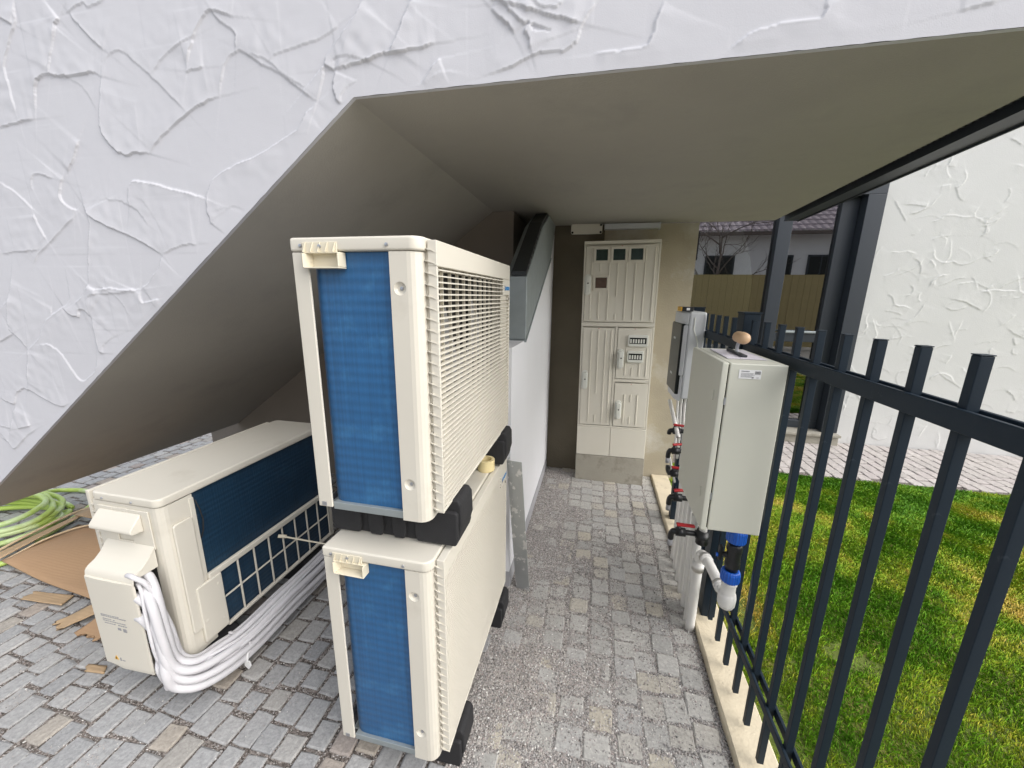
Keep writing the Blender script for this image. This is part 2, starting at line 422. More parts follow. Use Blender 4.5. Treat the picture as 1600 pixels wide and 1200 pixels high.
def text(name, st, size, m, parent, loc, rot, extrude=0.0006):
    cu = bpy.data.curves.new(name, 'FONT'); cu.body = st; cu.size = size; cu.extrude = extrude; cu.align_x = 'LEFT'
    tmp = bpy.data.objects.new("tmp_text", cu); col.objects.link(tmp)
    me = bpy.data.meshes.new_from_object(tmp.evaluated_get(bpy.context.evaluated_depsgraph_get()))
    bpy.data.objects.remove(tmp); me.materials.clear(); me.materials.append(m)
    o = bpy.data.objects.new(name, me); col.objects.link(o); o.parent = parent; o.location = loc; o.rotation_euler = rot
    return o
def smooth_path(pts, n=6):
    """Catmull-Rom through the points"""
    P = [Vector(p) for p in pts]; P = [P[0] * 2 - P[1]] + P + [P[-1] * 2 - P[-2]]
    o = []
    for i in range(1, len(P) - 2):
        for k in range(n):
            t = k / n; a, b, c, d = P[i - 1], P[i], P[i + 1], P[i + 2]
            o.append(0.5 * ((2 * b) + (c - a) * t + (2 * a - 5 * b + 4 * c - d) * t * t + (3 * b - a - 3 * c + d) * t ** 3))
    o.append(P[-2]); return o
def vnoise(x, y, s, seed=0):
    """cheap smooth value noise for numpy arrays"""
    x = x * s + seed * 17.31; y = y * s + seed * 9.77
    xi = np.floor(x).astype(np.int64); yi = np.floor(y).astype(np.int64); fx = x - xi; fy = y - yi
    fx = fx * fx * (3 - 2 * fx); fy = fy * fy * (3 - 2 * fy)
    def h(a, b):
        n = (a * 374761393 + b * 668265263 + seed * 1274126177) & 0xffffffff
        n = ((n ^ (n >> 13)) * 1274126177) & 0xffffffff
        return ((n ^ (n >> 16)) & 0xffff) / 65535.0
    return (h(xi, yi) * (1 - fx) + h(xi + 1, yi) * fx) * (1 - fy) + (h(xi, yi + 1) * (1 - fx) + h(xi + 1, yi + 1) * fx) * fy
def fbm(x, y, s, seed=0, o=4):
    t = 0; a = 0.5; n = 0
    for i in range(o): t = t + a * vnoise(x, y, s * 2 ** i, seed + i); n += a; a *= 0.5
    return t / n

# ------------------------------------------------------------------ ground
def struct(o): o["kind"] = "structure"; return o
def stuff(o): o["kind"] = "stuff"; return o
def empty_struct(name):
    o = bpy.data.objects.new(name, None); col.objects.link(o); o["kind"] = "structure"; return o

struct(MB().add([(-60, -60, -0.06), (60, -60, -0.06), (60, 60, -0.06), (-60, 60, -0.06)], [(0, 1, 2, 3)]).build("ground", M['far_ground']))
struct(MB().box(-7.0, 0.1, -0.05, 0.575, 5.5, -0.0085).build("grit_bed", M['sand']))
struct(MB().box(0.70, 0.1, -0.05, 7.5, 3.80, -0.004).build("lawn_soil", M['soil']))
struct(MB().box(0.70, 3.80, -0.05, 7.5, 4.9, -0.013).build("path_bed", M['sand']))

def stone_mesh(name, m, seed):
    r = np.random.default_rng(seed)
    v = []; f = []
    j = lambda a: r.uniform(-a, a)
    g = [-0.452, 0.0, 0.452]
    for y in g:
        for x in g: v.append((x + j(.018), y + j(.018), j(.0012) - 0.0005))
    ring = [(-.5, -.5), (0, -.5), (.5, -.5), (.5, 0), (.5, .5), (0, .5), (-.5, .5), (-.5, 0)]
    idx = [0, 1, 2, 5, 8, 7, 6, 3]
    o = 9
    for (x, y) in ring:
        cr = 0.955 if abs(x) == abs(y) else 1.0
        v.append((x * cr + j(.022) + .02 * np.sign(x), y * cr + j(.022) + .02 * np.sign(y), -0.0055 + j(.0015)))
    for (x, y) in ring: v.append((x * .98, y * .98, -0.03))
    f += [(0, 1, 4, 3), (1, 2, 5, 4), (3, 4, 7, 6), (4, 5, 8, 7)]
    for k in range(8):
        k2 = (k + 1) % 8
        f.append((o + k, o + k2, idx[k2], idx[k]))
        f.append((o + 8 + k, o + 8 + k2, o + k2, o + k))
    me = bpy.data.meshes.new(name); me.from_pydata(v, [], f)
    me.polygons.foreach_set("use_smooth", [False] * len(me.polygons)); me.materials.append(m)
    return me

def pave(root, cells, m, nvar, name, limit, seed, viewpos=(0, 0, 1.59)):
    """cells: list of (x, y, sx, sy, rz, z). The nearest `limit` become objects, the rest one joined part."""
    meshes = [stone_mesh(name, m, seed + k) for k in range(nvar)]
    cells.sort(key=lambda c: math.hypot(c[0] - viewpos[0], c[1] - viewpos[1]))
    for i, c in enumerate(cells[:limit]):
        o = bpy.data.objects.new(name, meshes[i % nvar]); col.objects.link(o); o.parent = root
        o.location = (c[0], c[1], c[5]); o.rotation_euler = (random.uniform(-.02, .02), random.uniform(-.02, .02), c[4] + (math.pi if random.random() < .5 else 0))
        o.scale = (c[2], c[3], 1)
    rest = cells[limit:]
    if rest:
        V = []; F = []; T = []
        data = [(np.array([tuple(v.co) for v in me.vertices]), np.array([tuple(p.vertices) for p in me.polygons])) for me in meshes]
        o = 0
        for i, c in enumerate(rest):
            a, fs = data[i % nvar]
            cs, sn = math.cos(c[4]), math.sin(c[4])
            x = a[:, 0] * c[2]; y = a[:, 1] * c[3]
            V.append(np.stack([c[0] + x * cs - y * sn, c[1] + x * sn + y * cs, a[:, 2] + c[5]], 1)); F.append(fs + o); o += len(a)
            T.append(np.full(len(a), random.random()))
        ob = mesh_np(name + "_field", np.concatenate(V), np.concatenate(F), m, root, np.concatenate(T), False)
        stuff(ob)

# yard in front of and under the stair: rows run away from the camera
cells = []
x = -0.40
row = 0
while x > -6.2:
    y = 0.25 + random.uniform(0, .1)
    w = random.uniform(0.080, 0.092)
    while y < 4.6:
        L = random.uniform(0.080, 0.125)
        hidden = (-3.55 < x < -0.75 and y > 2.8)
        if not hidden:
            cells.append((x - w / 2 + random.uniform(-.003, .003), y + L / 2, w - random.uniform(.003, .012), L - random.uniform(.002, .014), random.uniform(-.085, .085), random.uniform(-.004, .003)))
        y += L + random.uniform(.004, .012)
    x -= w + random.uniform(.004, .008)
yard = empty_struct("cobbled_yard")
pave(yard, cells, M['stone'], 14, "cobblestone", 300, 100, viewpos=(-1.5, 0.3))

# passage between the units and the fence
cells = []
xs = np.linspace(-0.36, 0.555, 10)
for i in range(9):
    y = 0.3 + random.uniform(0, .05)
    while y < 3.40:
        L = random.uniform(0.082, 0.112)
        w = xs[i + 1] - xs[i]
        cells.append((xs[i] + w / 2 + random.uniform(-.006, .006) + 0.012 * math.sin(y * 2.1 + i), y + L / 2, w - random.uniform(.006, .016), L - random.uniform(.002, .012), random.uniform(-.09, .09), random.uniform(-.0035, .003)))
        y += L + random.uniform(.002, .012)
passage = empty_struct("cobbled_passage")
pave(passage, cells, M['stone_pale'], 14, "cobblestone", 300, 300)

# path along the house beyond the lawn
cells = []
x = 0.9
while x < 6.6:
    w = random.uniform(.088, .108); y = 3.815 + random.uniform(0, .08)
    while y < 4.84:
        L = random.uniform(.09, .15)
        cells.append((x + w / 2, min(y + L / 2, 4.8), w - .004, L - .006, random.uniform(-.05, .05), random.uniform(-.003, .003)))
        y += L + .006
    x += w + .005
path = empty_struct("garden_path")
pave(path, cells, M['stone_path'], 8, "paving_block", 300, 500)

# loose chippings (nobody could count them)
OCT = np.array([(1, 0, 0), (-1, 0, 0), (0, 1, 0), (0, -1, 0), (0, 0, 1), (0, 0, -1)], float)
OCF = np.array([(0, 2, 4), (2, 1, 4), (1, 3, 4), (3, 0, 4), (2, 0, 5), (1, 2, 5), (3, 1, 5), (0, 3, 5)])
def chippings(name, px, py, pz, size, seed):
    r = np.random.default_rng(seed); n = len(px)
    s = (size * r.uniform(.55, 1.3, n))[:, None, None] * r.uniform(.55, 1.0, (n, 1, 3)) * np.array([1, 1, .75])
    v = OCT[None] * s * r.uniform(.7, 1.25, (n, 6, 1))
    a = r.uniform(0, 6.283, n); b = r.uniform(-.8, .8, n)
    ca, sa, cb, sb = np.cos(a)[:, None], np.sin(a)[:, None], np.cos(b)[:, None], np.sin(b)[:, None]
    x, y, z = v[..., 0], v[..., 1], v[..., 2]
    y, z = y * cb - z * sb, y * sb + z * cb
    x, y = x * ca - y * sa, x * sa + y * ca
    V = np.stack([x + px[:, None], y + py[:, None], z + pz[:, None]], -1).reshape(-1, 3)
    F = (OCF[None] + (np.arange(n) * 6)[:, None, None]).reshape(-1, 3)
    T = np.repeat(np.clip(r.beta(2.2, 2.2, n) + 0.0, 0, 1), 6)
    return stuff(mesh_np(name, V, F, M['gravel'], None, T, False))
# passage: drifts that bury some of the setts
def cover(px, py):
    c = fbm(px, py, 3.2, 3) + 0.34 * np.clip((0.14 - px) / .45, -.25, 1) + 0.20 * np.clip((py - 0.5) / 1.2, 0, 1) - .26 * np.clip((py - 2.2) / .6, 0, 1)
    return c + .5 * (fbm(px, py, 15, 9, 2) - .5) - .70
bx, by = np.meshgrid(np.arange(-.42, .5645, .0088), np.arange(.30, 3.425, .0088))
bz = -.0046 + .0085 * np.clip(cover(bx, by) * 3.0, -.15, 1) + .0012 * (vnoise(bx, by, 120, 4) - .5)
ny_, nx_ = bx.shape; ii = np.arange(ny_ * nx_).reshape(ny_, nx_)
stuff(mesh_np("gravel_drift", np.stack([bx, by, bz], -1).reshape(-1, 3), np.stack([ii[:-1, :-1], ii[:-1, 1:], ii[1:, 1:], ii[1:, :-1]], -1).reshape(-1, 4), M['gravel_bed'], None, None, True))
n = 125000
px = rng.uniform(-.41, .562, n); py = .45 + 2.95 * rng.uniform(0, 1, n) ** 1.35
cv_ = cover(px, py)
base = -.0046 + .0085 * np.clip(cv_ * 3.0, -.15, 1)
stray = rng.uniform(0, 1, n) < (.05 + .16 * np.clip(cv_ * 2 + .6, 0, 1))
pz = np.where((base < -.001) & stray, .0012, base + rng.uniform(-.0005, .0022, n))
chippings("gravel", px, py, pz, .0047, 21)
# yard: grit in the joints, a few strays on top
n = 42000
px = rng.uniform(-3.0, -.34, n); py = .5 + 1.9 * rng.uniform(0, 1, n) ** 1.5
stray = rng.uniform(0, 1, n) < .012
pz = np.where(stray, .001, rng.uniform(-.009, -.0035, n))
chippings("joint_grit", px, py, pz, .0036, 22)

# grass
n = 340000
u = rng.uniform(0, 1, n)
gx = .695 + 3.7 * u ** 1.15; gy = .40 + 3.40 * rng.uniform(0, 1, n) ** .85
edge = gy < 3.80 + .03 * (vnoise(gx, gy * 0, 14, 5) - .5)
bare = fbm(gx, gy, 2.6, 12) > .77
strip = (gx < .86 + .10 * (vnoise(gx * 0, gy, 5, 8) - .5)) & (fbm(gx, gy, 6, 31) > .46)
keep = edge & ~(bare & (rng.uniform(0, 1, n) < .8)) & ~(strip & (rng.uniform(0, 1, n) < .72))
gx, gy = gx[keep], gy[keep]; n = len(gx)
dry = fbm(gx, gy, 1.7, 41) * .75 + fbm(gx, gy, 6, 43) * .55
tone = np.clip((dry - .44) * 2.1 + rng.normal(0, .13, n) + .25 * (gx < .95), 0, 1)
dist = np.hypot(gx, gy)
h = rng.uniform(.010, .026, n) * (1.1 - .3 * tone)
lie = 2.2 * (fbm(gx, gy, 4, 51) - .5) + 1.0
ang = lie * 2.2 + rng.normal(0, 1.2, n)
bend = rng.uniform(.2, 1.3, n) * h
wd = rng.uniform(.0009, .0017, n) * np.clip(dist / 1.5, 1, 2.4)
dx, dy = np.cos(ang), np.sin(ang); nx, ny = -dy, dx
def gpt(t, sgn, wf):
    return np.stack([gx + dx * bend * t * t + sgn * nx * wd * wf, gy + dy * bend * t * t + sgn * ny * wd * wf, -.004 + h * t * (1 - .25 * t)], -1)
V = np.stack([gpt(0, -1, 1), gpt(0, 1, 1), gpt(.6, .6, .9), gpt(1.0, 0, 0)], 1).reshape(-1, 3)
F = (np.array([[0, 1, 2, 3]])[None] + (np.arange(n) * 4)[:, None, None]).reshape(-1, 4)
stuff(mesh_np("grass", V, F, M['grass'], None, np.repeat(tone, 4), False))

# ------------------------------------------------------------------ plaster relief
TROWEL = [
 [(-2.058,2.232),(-2.031,2.307),(-1.996,2.332),(-1.951,2.336),(-1.893,2.325),(-1.757,2.324),(-1.718,2.309)],
 [(-1.683,2.348),(-1.667,2.365),(-1.628,2.374),(-1.594,2.365),(-1.555,2.332),(-1.498,2.286),(-1.443,2.234),(-1.383,2.177)],
 [(-1.718,2.309),(-1.749,2.224),(-1.767,2.145),(-1.736,2.096),(-1.698,2.069),(-1.662,2.061),(-1.634,2.067),(-1.563,2.059)],
 [(-1.563,2.059),(-1.533,2.09),(-1.478,2.12),(-1.392,2.164),(-1.306,2.195),(-1.244,2.208)],
 [(-1.35,2.305),(-1.317,2.362),(-1.289,2.402),(-1.252,2.434),(-1.229,2.441),(-1.185,2.428),(-1.142,2.413)],
 [(-1.229,2.441),(-1.19,2.403),(-1.149,2.375),(-1.155,2.328)],
 [(-1.496,2.296),(-1.443,2.335),(-1.402,2.353),(-1.31,2.382)],
 [(-1.238,2.212),(-1.217,2.273),(-1.187,2.31),(-1.148,2.325),(-1.121,2.317),(-1.001,2.248),(-0.917,2.189),(-0.881,2.165)],
 [(-1.109,2.316),(-1.075,2.303),(-1.042,2.289),(-0.99,2.247),(-0.915,2.202)],
 [(-1.037,2.29),(-0.993,2.306),(-0.879,2.321),(-0.811,2.341),(-0.778,2.36)],
 [(-0.703,2.407),(-0.746,2.358),(-0.815,2.302),(-0.846,2.263),(-0.832,2.251),(-0.811,2.244)],
 [(-0.811,2.244),(-0.756,2.25),(-0.692,2.26),(-0.65,2.267),(-0.57,2.268),(-0.491,2.276)],
 [(-0.811,2.244),(-0.817,2.219),(-0.822,2.194),(-0.812,2.163),(-0.797,2.155)],
 [(-0.881,2.165),(-0.923,2.137),(-0.961,2.095),(-1.027,2.068),(-1.105,2.035),(-1.212,2.006),(-1.296,1.977),(-1.335,1.942),(-1.357,1.888),(-1.351,1.835),(-1.333,1.814)],
 [(-1.359,1.908),(-1.443,1.932),(-1.551,1.958),(-1.649,1.977),(-1.678,1.967),(-1.694,1.942),(-1.706,1.888)],
 [(-2.346,2.003),(-2.286,1.973),(-2.225,1.928),(-2.189,1.892)],
 [(-1.999,2.01),(-2.027,1.964),(-2.033,1.928),(-1.988,1.893),(-1.959,1.89)],
 [(-2.172,1.968),(-2.169,1.995),(-2.145,2.021),(-2.096,2.017),(-2.051,2.001)],
 [(-1.926,1.902),(-1.896,1.86),(-1.8,1.817),(-1.673,1.769),(-1.591,1.719)],
 [(-1.591,1.719),(-1.544,1.741),(-1.482,1.756),(-1.429,1.759)],
 [(-1.591,1.719),(-1.626,1.673),(-1.678,1.626),(-1.727,1.597)],
 [(-1.727,1.597),(-1.815,1.594),(-1.879,1.6),(-1.958,1.592),(-1.985,1.605)],
 [(-2.009,1.559),(-1.981,1.572),(-1.868,1.581),(-1.735,1.59)],
 [(-1.729,1.59),(-1.736,1.561),(-1.721,1.546),(-1.647,1.562)],
 [(-1.926,1.902),(-1.916,1.838),(-1.956,1.722),(-1.99,1.612)],
 [(-1.99,1.612),(-2.034,1.569),(-2.085,1.54)],
 [(-2.164,1.518),(-2.229,1.488),(-2.29,1.452),(-2.353,1.381),(-2.438,1.33)],
 [(-2.229,1.52),(-2.24,1.488),(-2.206,1.502),(-2.162,1.523)],
 [(-2.163,1.521),(-2.135,1.495),(-2.086,1.483),(-2.077,1.509),(-2.042,1.51),(-2.015,1.485)],
 [(-2.015,1.485),(-2.017,1.42),(-2.015,1.345),(-1.99,1.336)],
 [(-2.435,1.736),(-2.302,1.742),(-2.209,1.748)],
 [(-2.272,1.686),(-2.226,1.731),(-2.148,1.772),(-2.061,1.823),(-1.988,1.863)],
 [(-2.16,1.787),(-2.187,1.84),(-2.197,1.88)],
 [(-2.425,1.635),(-2.459,1.569),(-2.524,1.514),(-2.552,1.494)],
 [(-2.459,1.569),(-2.499,1.487),(-2.515,1.418),(-2.476,1.385),(-2.437,1.333)],
 [(-2.607,1.358),(-2.503,1.398)],
 [(-2.437,1.333),(-2.47,1.234),(-2.492,1.174)],
 [(-2.349,1.359),(-2.299,1.361),(-2.246,1.33),(-2.209,1.27),(-2.171,1.216),(-2.134,1.215),(-2.067,1.256),(-2.039,1.312)],
 [(-2.713,1.098),(-2.638,1.073),(-2.609,1.081),(-2.585,1.122),(-2.525,1.151),(-2.47,1.136),(-2.401,1.105),(-2.322,1.081),(-2.266,1.1)],
 [(-2.618,1.059),(-2.661,0.993),(-2.711,0.908)],
 [(-2.772,0.951),(-2.695,0.948)],
 [(-2.636,0.947),(-2.55,0.973)],
 [(-2.793,0.9),(-2.738,0.873),(-2.706,0.843),(-2.591,0.919),(-2.514,0.958)],
 [(-2.27,2.19),(-2.163,2.2),(-2.079,2.202)],
 [(-2.04,2.57),(-2.062,2.497),(-2.091,2.471),(-2.152,2.399),(-2.164,2.37),(-2.161,2.309),(-2.156,2.235)],
 [(-2.132,2.53),(-2.068,2.498)],
 [(-1.875,2.467),(-1.878,2.476),(-1.851,2.492)],
 [(-1.875,2.467),(-1.927,2.387),(-1.949,2.34)],
 [(-1.808,2.505),(-1.761,2.454),(-1.682,2.381)],
 [(-1.818,2.503),(-1.739,2.522),(-1.715,2.507),(-1.686,2.512),(-1.638,2.521)],
 [(-1.882,2.122),(-1.92,2.071),(-1.969,2.019)],
 [(-0.329,2.361),(-0.297,2.35),(-0.271,2.323),(-0.239,2.299),(-0.221,2.294),(-0.235,2.281),(-0.226,2.263),(-0.216,2.225)],
 [(-0.288,2.346),(-0.253,2.334),(-0.21,2.319),(-0.15,2.298),(-0.086,2.278)],
 [(-0.046,2.327),(-0.08,2.28),(-0.09,2.256),(-0.102,2.236),(-0.13,2.224),(-0.182,2.226),(-0.213,2.22),(-0.269,2.201),(-0.342,2.187)],
 [(-0.223,2.348),(-0.193,2.328),(-0.159,2.32),(-0.135,2.331)],
 [(0.115,2.307),(0.099,2.262),(0.088,2.223),(0.065,2.211),(-0.046,2.208)],
 [(-0.554,2.389),(-0.575,2.361),(-0.597,2.318),(-0.628,2.271)],
 [(-0.331,2.34),(-0.288,2.302),(-0.261,2.274)],
 [(0.47,2.264),(0.466,2.231),(0.397,2.229),(0.33,2.217),(0.277,2.189)],
 [(-0.473,2.243),(-0.493,2.23),(-0.534,2.186)],
 [(0.737,2.208),(0.802,2.22)],
 [(-1.356,2.289),(-1.325,2.292),(-1.286,2.292)]]

def relief(X, Z, lines, A, B, seed, wide=.035, lip=.0032):
    H = np.zeros_like(X); r = np.random.default_rng(seed)
    for pl in lines:
        P = np.array(pl, float)
        P = np.array([tuple(v) for v in smooth_path([(p[0], 0, p[1]) for p in P], 4)])[:, [0, 2]] if len(P) > 2 else P
        P = P + r.normal(0, .0012, P.shape)
        pad = .16
        a = float(r.uniform(.55, 1.25)) * A; bb = float(r.uniform(.5, 1.3)) * B
        sg = 1 if r.uniform() < .85 else -1
        sel = (X > P[:, 0].min() - pad) & (X < P[:, 0].max() + pad) & (Z > P[:, 1].min() - pad) & (Z < P[:, 1].max() + pad)
        x, z = X[sel], Z[sel]
        if len(x) == 0: continue
        dm = np.full(len(x), 9.0); sd_ = np.zeros(len(x)); sp = np.zeros(len(x))
        seg = np.linalg.norm(np.diff(P, axis=0), axis=1); cum = np.concatenate([[0], np.cumsum(seg)]); tot = cum[-1]
        for i in range(len(P) - 1):
            ax, az_ = P[i]; ux, uz = P[i + 1] - P[i]; L2 = ux * ux + uz * uz + 1e-12
            t = np.clip(((x - ax) * ux + (z - az_) * uz) / L2, 0, 1)
            d = np.hypot(x - ax - t * ux, z - az_ - t * uz)
            u = d < dm
            dm[u] = d[u]; sd_[u] = (ux * (z - az_) - uz * (x - ax))[u]; sp[u] = ((cum[i] + t * seg[i]) / tot)[u]
        taper = np.clip(np.minimum(sp, 1 - sp) * 7 + .25, 0, 1)
        taper = taper * (.75 + .5 * vnoise(x, z, 35, 77))
        hgt = a * np.exp(-(dm / lip) ** 2) + np.where(sd_ * sg > 0, bb * np.exp(-dm / wide), -.18 * bb * np.exp(-dm / wide))
        H[sel] += hgt * taper
    return H

def plaster_wall(name, m, x0, x1, zlow, ztop, step, y, lines, parent, A, B, seed, edge_noise=0.0, lip=.0032, wide=.035, hole=None):
    xs_ = np.arange(x0, x1 + step * .5, step); zs_ = np.arange(min(zlow(x0), zlow(x1)), ztop + step * .5, step)
    X, Z = np.meshgrid(xs_, zs_)
    zl = np.array([zlow(v) for v in xs_])[None, :] + (edge_noise * (vnoise(X * 0 + xs_[None, :], X * 0, 45, 3) - .5) if edge_noise else 0) + 0 * Z
    below = Z < zl
    H = relief(X, Z, lines, A, B, seed, wide, lip)
    hole_free = x0 > 0
    # fainter fan-shaped trowel strokes between the strong ridges
    rr_ = np.random.default_rng(seed + 50); fans = []
    for q in range(int((26 if hole_free else 3) * (x1 - x0))):
        cxx, czz, r0 = rr_.uniform(x0, x1), rr_.uniform(zs_[0], ztop), rr_.uniform(.06, .20); a0 = rr_.uniform(.1, 1.4); sw_ = rr_.uniform(.9, 2.3)
        fans.append([(cxx + r0 * 1.25 * math.cos(a0 + sw_ * (1 - u_ / 6)), czz + r0 * math.sin(a0 + sw_ * (1 - u_ / 6)) * rr_.uniform(.96, 1.04)) for u_ in range(7)])
    H += relief(X, Z, fans, A * .35, B * .42, seed + 51, wide * .8, lip)
    H += .0020 * (fbm(X, Z, 4, seed + 1, 2) - .5) + .00018 * (fbm(X * .5, Z, 60, seed + 2, 2) - .5)
    Zc = np.maximum(Z, zl)
    H = np.maximum(H * np.clip((Zc - zl) / .03, 0, 1), -.0035)
    V = np.stack([X, y - H, Zc], -1).reshape(-1, 3)
    ny_, nx_ = X.shape
    i = np.arange(ny_ * nx_).reshape(ny_, nx_)
    F = np.stack([i[:-1, :-1], i[:-1, 1:], i[1:, 1:], i[1:, :-1]], -1)
    ok = ~(below[1:, :-1] & below[1:, 1:])
    if hole: ok &= ~((X[:-1, :-1] > hole[0] - 1e-6) & (X[:-1, 1:] < hole[1] + 1e-6) & (Z[:-1, :-1] > hole[2]) & (Z[1:, :-1] < hole[3]))
    F = F[ok]
    used = np.unique(F); remap = np.full(len(V), -1); remap[used] = np.arange(len(used))
    return mesh_np(name, V[used], remap[F], m, parent, None, True)

# ------------------------------------------------------------------ staircase and landing overhead
SX, SZ = -0.757, 2.168          # kink where the stair meets the landing
LX, LZ = -3.24, 0.39            # lower end of the stair
sl = (SZ - LZ) / (SX - LX)
stair = thing("staircase", "white textured concrete staircase and landing overhead with grey underside", "staircase")
YF, YB = 1.19, 3.42
def zlow(x): return SZ if x > SX else SZ + (x - SX) * sl
plaster_wall("side_wall", M['plaster'], -3.1, 1.135, zlow, 2.68, .0035, YF - .004, TROWEL, stair, .0011, .0039, 5, edge_noise=.0015, wide=.085, lip=.0038)
mb = MB()
# core of the stair, the landing above and the parapet behind the plaster skin
mb.prism([(LX, LZ + .01), (SX, SZ + .01), (1.138, SZ + .01), (1.138, 3.25), (SX, 3.25), (LX - .1, 1.55)], 'y', YF + .012, YF + .16)
mb.build("parapet", M['plaster'], stair)
mb = MB(); U0 = YF + .007
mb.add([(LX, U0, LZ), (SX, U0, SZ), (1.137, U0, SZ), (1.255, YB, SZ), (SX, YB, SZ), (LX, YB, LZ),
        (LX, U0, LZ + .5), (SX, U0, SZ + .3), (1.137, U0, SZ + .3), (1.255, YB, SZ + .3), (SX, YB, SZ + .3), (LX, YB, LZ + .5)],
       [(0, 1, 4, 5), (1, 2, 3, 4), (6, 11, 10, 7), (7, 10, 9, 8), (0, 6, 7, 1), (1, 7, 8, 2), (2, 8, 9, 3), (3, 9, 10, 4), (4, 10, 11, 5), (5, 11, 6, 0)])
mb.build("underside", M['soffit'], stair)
# narrow white return of the plaster at the lower edge
MB().add([(LX, YF - .0035, LZ - .001), (SX, YF - .0035, SZ - .001), (SX, U0 + .002, SZ - .001), (LX, U0 + .002, LZ - .001)], [(0, 3, 2, 1)]).add(
    [(SX, YF - .0035, SZ - .001), (1.137, YF - .0035, SZ - .001), (1.137, U0 + .002, SZ - .001), (SX, U0 + .002, SZ - .001)], [(0, 3, 2, 1)]).build("plaster_return", M['plaster'], stair)
# edge profile with slotted strip along the open side of the landing
def edge_x(y): return 1.137 + (y - YF) * (1.255 - 1.14) / (YB - YF)
def strip(name, m, a, b, z0, z1, y0=YF + .01, y1=YB):
    v = []
    for y in (y0, y1):
        v += [(edge_x(y) + a, y, z0), (edge_x(y) + b, y, z0), (edge_x(y) + b, y, z1), (edge_x(y) + a, y, z1)]
    return MB().add(v, [(0, 1, 2, 3), (7, 6, 5, 4), (0, 4, 5, 1), (1, 5, 6, 2), (2, 6, 7, 3), (3, 7, 4, 0)]).build(name, m, stair)
strip("edge_channel", M['dark'], 0.004, .062, 2.196, 2.5)
strip("edge_profile", M['frame'], .064, .150, 2.160, 2.55)
strip("edge_lip", M['frame'], .150, .156, 2.152, 2.55)
slot = None
for k in range(74):
    y = 1.24 + k * .029
    if slot is None:
        slot = MB().box(-.017, -.005, -.002, .017, .005, .002).build("slot_bar", M['slot'], stair); o = slot
    else: o = share(slot, "slot_bar", (0, 0, 0), stair)
    o.location = (edge_x(y) + .036, y, 2.192); o.rotation_euler = (0, 0, .5)

# ------------------------------------------------------------------ walls under the stair and at the back
w = MB().prism([(-3.56, -.04), (-.61, -.04), (-.61, 2.1665), (SX - .003, 2.1655), (LX, LZ - .004), (-3.56, .34)], 'y', 2.80, 3.40).build("understair_wall", M['underwall'])
tag(w, "brown rendered wall closing the space under the stair, in deep shade behind the units", "wall")
w = MB().box(-.61, 3.425, -.04, .735, 3.75, 2.1665).build("back_wall", M['backwall'])
MB().box(-.61, 3.417, -.04, .02, 3.4245, 2.166).build("shade_patch", M['shadewall'], w)  # thin panel carrying the painted deep shade left of the cabinet
tag(w, "rough beige rendered wall behind the tall meter cabinet", "wall")
pw = thing("partition_wall", "smooth white wall with grey skirting left of the passage", "wall")
MB().prism([(1.80, .10), (3.424, .10), (3.424, 2.1), (2.13, 1.346), (1.80, 1.346)], 'x', -.56, -.392).build("wall_face", M['smoothwhite'], pw)
MB().box(-.56, 1.803, -.04, -.389, 3.424, .098).build("skirting", M['skirting'], pw)

# ------------------------------------------------------------------ house across the lawn
house = thing("house", "white textured house wall with dark framed garden window beyond the lawn", "house")
r2 = np.random.default_rng(4); HL = []
for k in range(250):
    x, z = r2.uniform(2.78, 5.3), r2.uniform(.05, 3.4); a = r2.uniform(0, 6.28); L = r2.uniform(.06, .30); p = [(x, z)]
    da = r2.normal(0, .55)
    for q in range(3):
        x += math.cos(a) * L / 3; z += math.sin(a) * L / 3; a += da + r2.normal(0, .25); p.append((x, z))
    HL.append(p)
plaster_wall("wall", M['plaster_far'], 2.72, 5.3, lambda x: -.02, 3.45, .0065, 4.88, HL, house, .0020, .0026, 9, lip=.0062, wide=.06)
MB().box(2.722, 4.887, -.05, 5.29, 5.1, 4.2).box(5.291, 4.878, -.05, 7.5, 5.1, 4.2).box(2.722, 4.8785, 3.44, 5.29, 4.8869, 4.2).box(-1.0, 4.886, 2.66, 2.720, 5.1, 4.2).box(-1.0, 4.886, -.05, 2.720, 5.1, .10).build("wall_core", M['plaster_far'], house)
# window
win = MB().box(2.56, 4.79, .13, 2.718, 5.02, 2.62).box(-.6, 4.79, 2.62, 2.718, 5.02, 2.72).build("window", M['frame'], house, bevel=.004)
MB().box(2.40, 4.90, .22, 2.558, 5.0, 2.618).box(1.83, 4.87, .22, 1.965, 5.0, 2.618).box(-.6, 4.90, .13, 2.558, 5.0, .218).box(1.967, 4.895, 1.13, 2.398, 4.985, 1.225).box(.2, 4.90, .22, .33, 5.0, 2.618).build("frame", M['frame'], win, bevel=.005)
MB().box(1.99, 4.865, 1.231, 2.38, 4.89, 1.255).build("handrail", M['galv'], win, bevel=.004)
MB().box(.33, 4.945, .22, 1.829, 4.951, 2.617).build("pane", M['glass'], win)
MB().box(1.967, 4.945, 1.226, 2.399, 4.951, 2.617).build("pane", M['glass'], win)
MB().box(1.967, 4.945, .22, 2.399, 4.951, 1.129).build("pane", M['glass'], win)
MB().box(-.6, 4.70, .10, 2.718, 5.0, .128).box(-.6, 4.74, -.01, 2.718, 4.88, .098).build("sill", M['concrete'], win, bevel=.004)
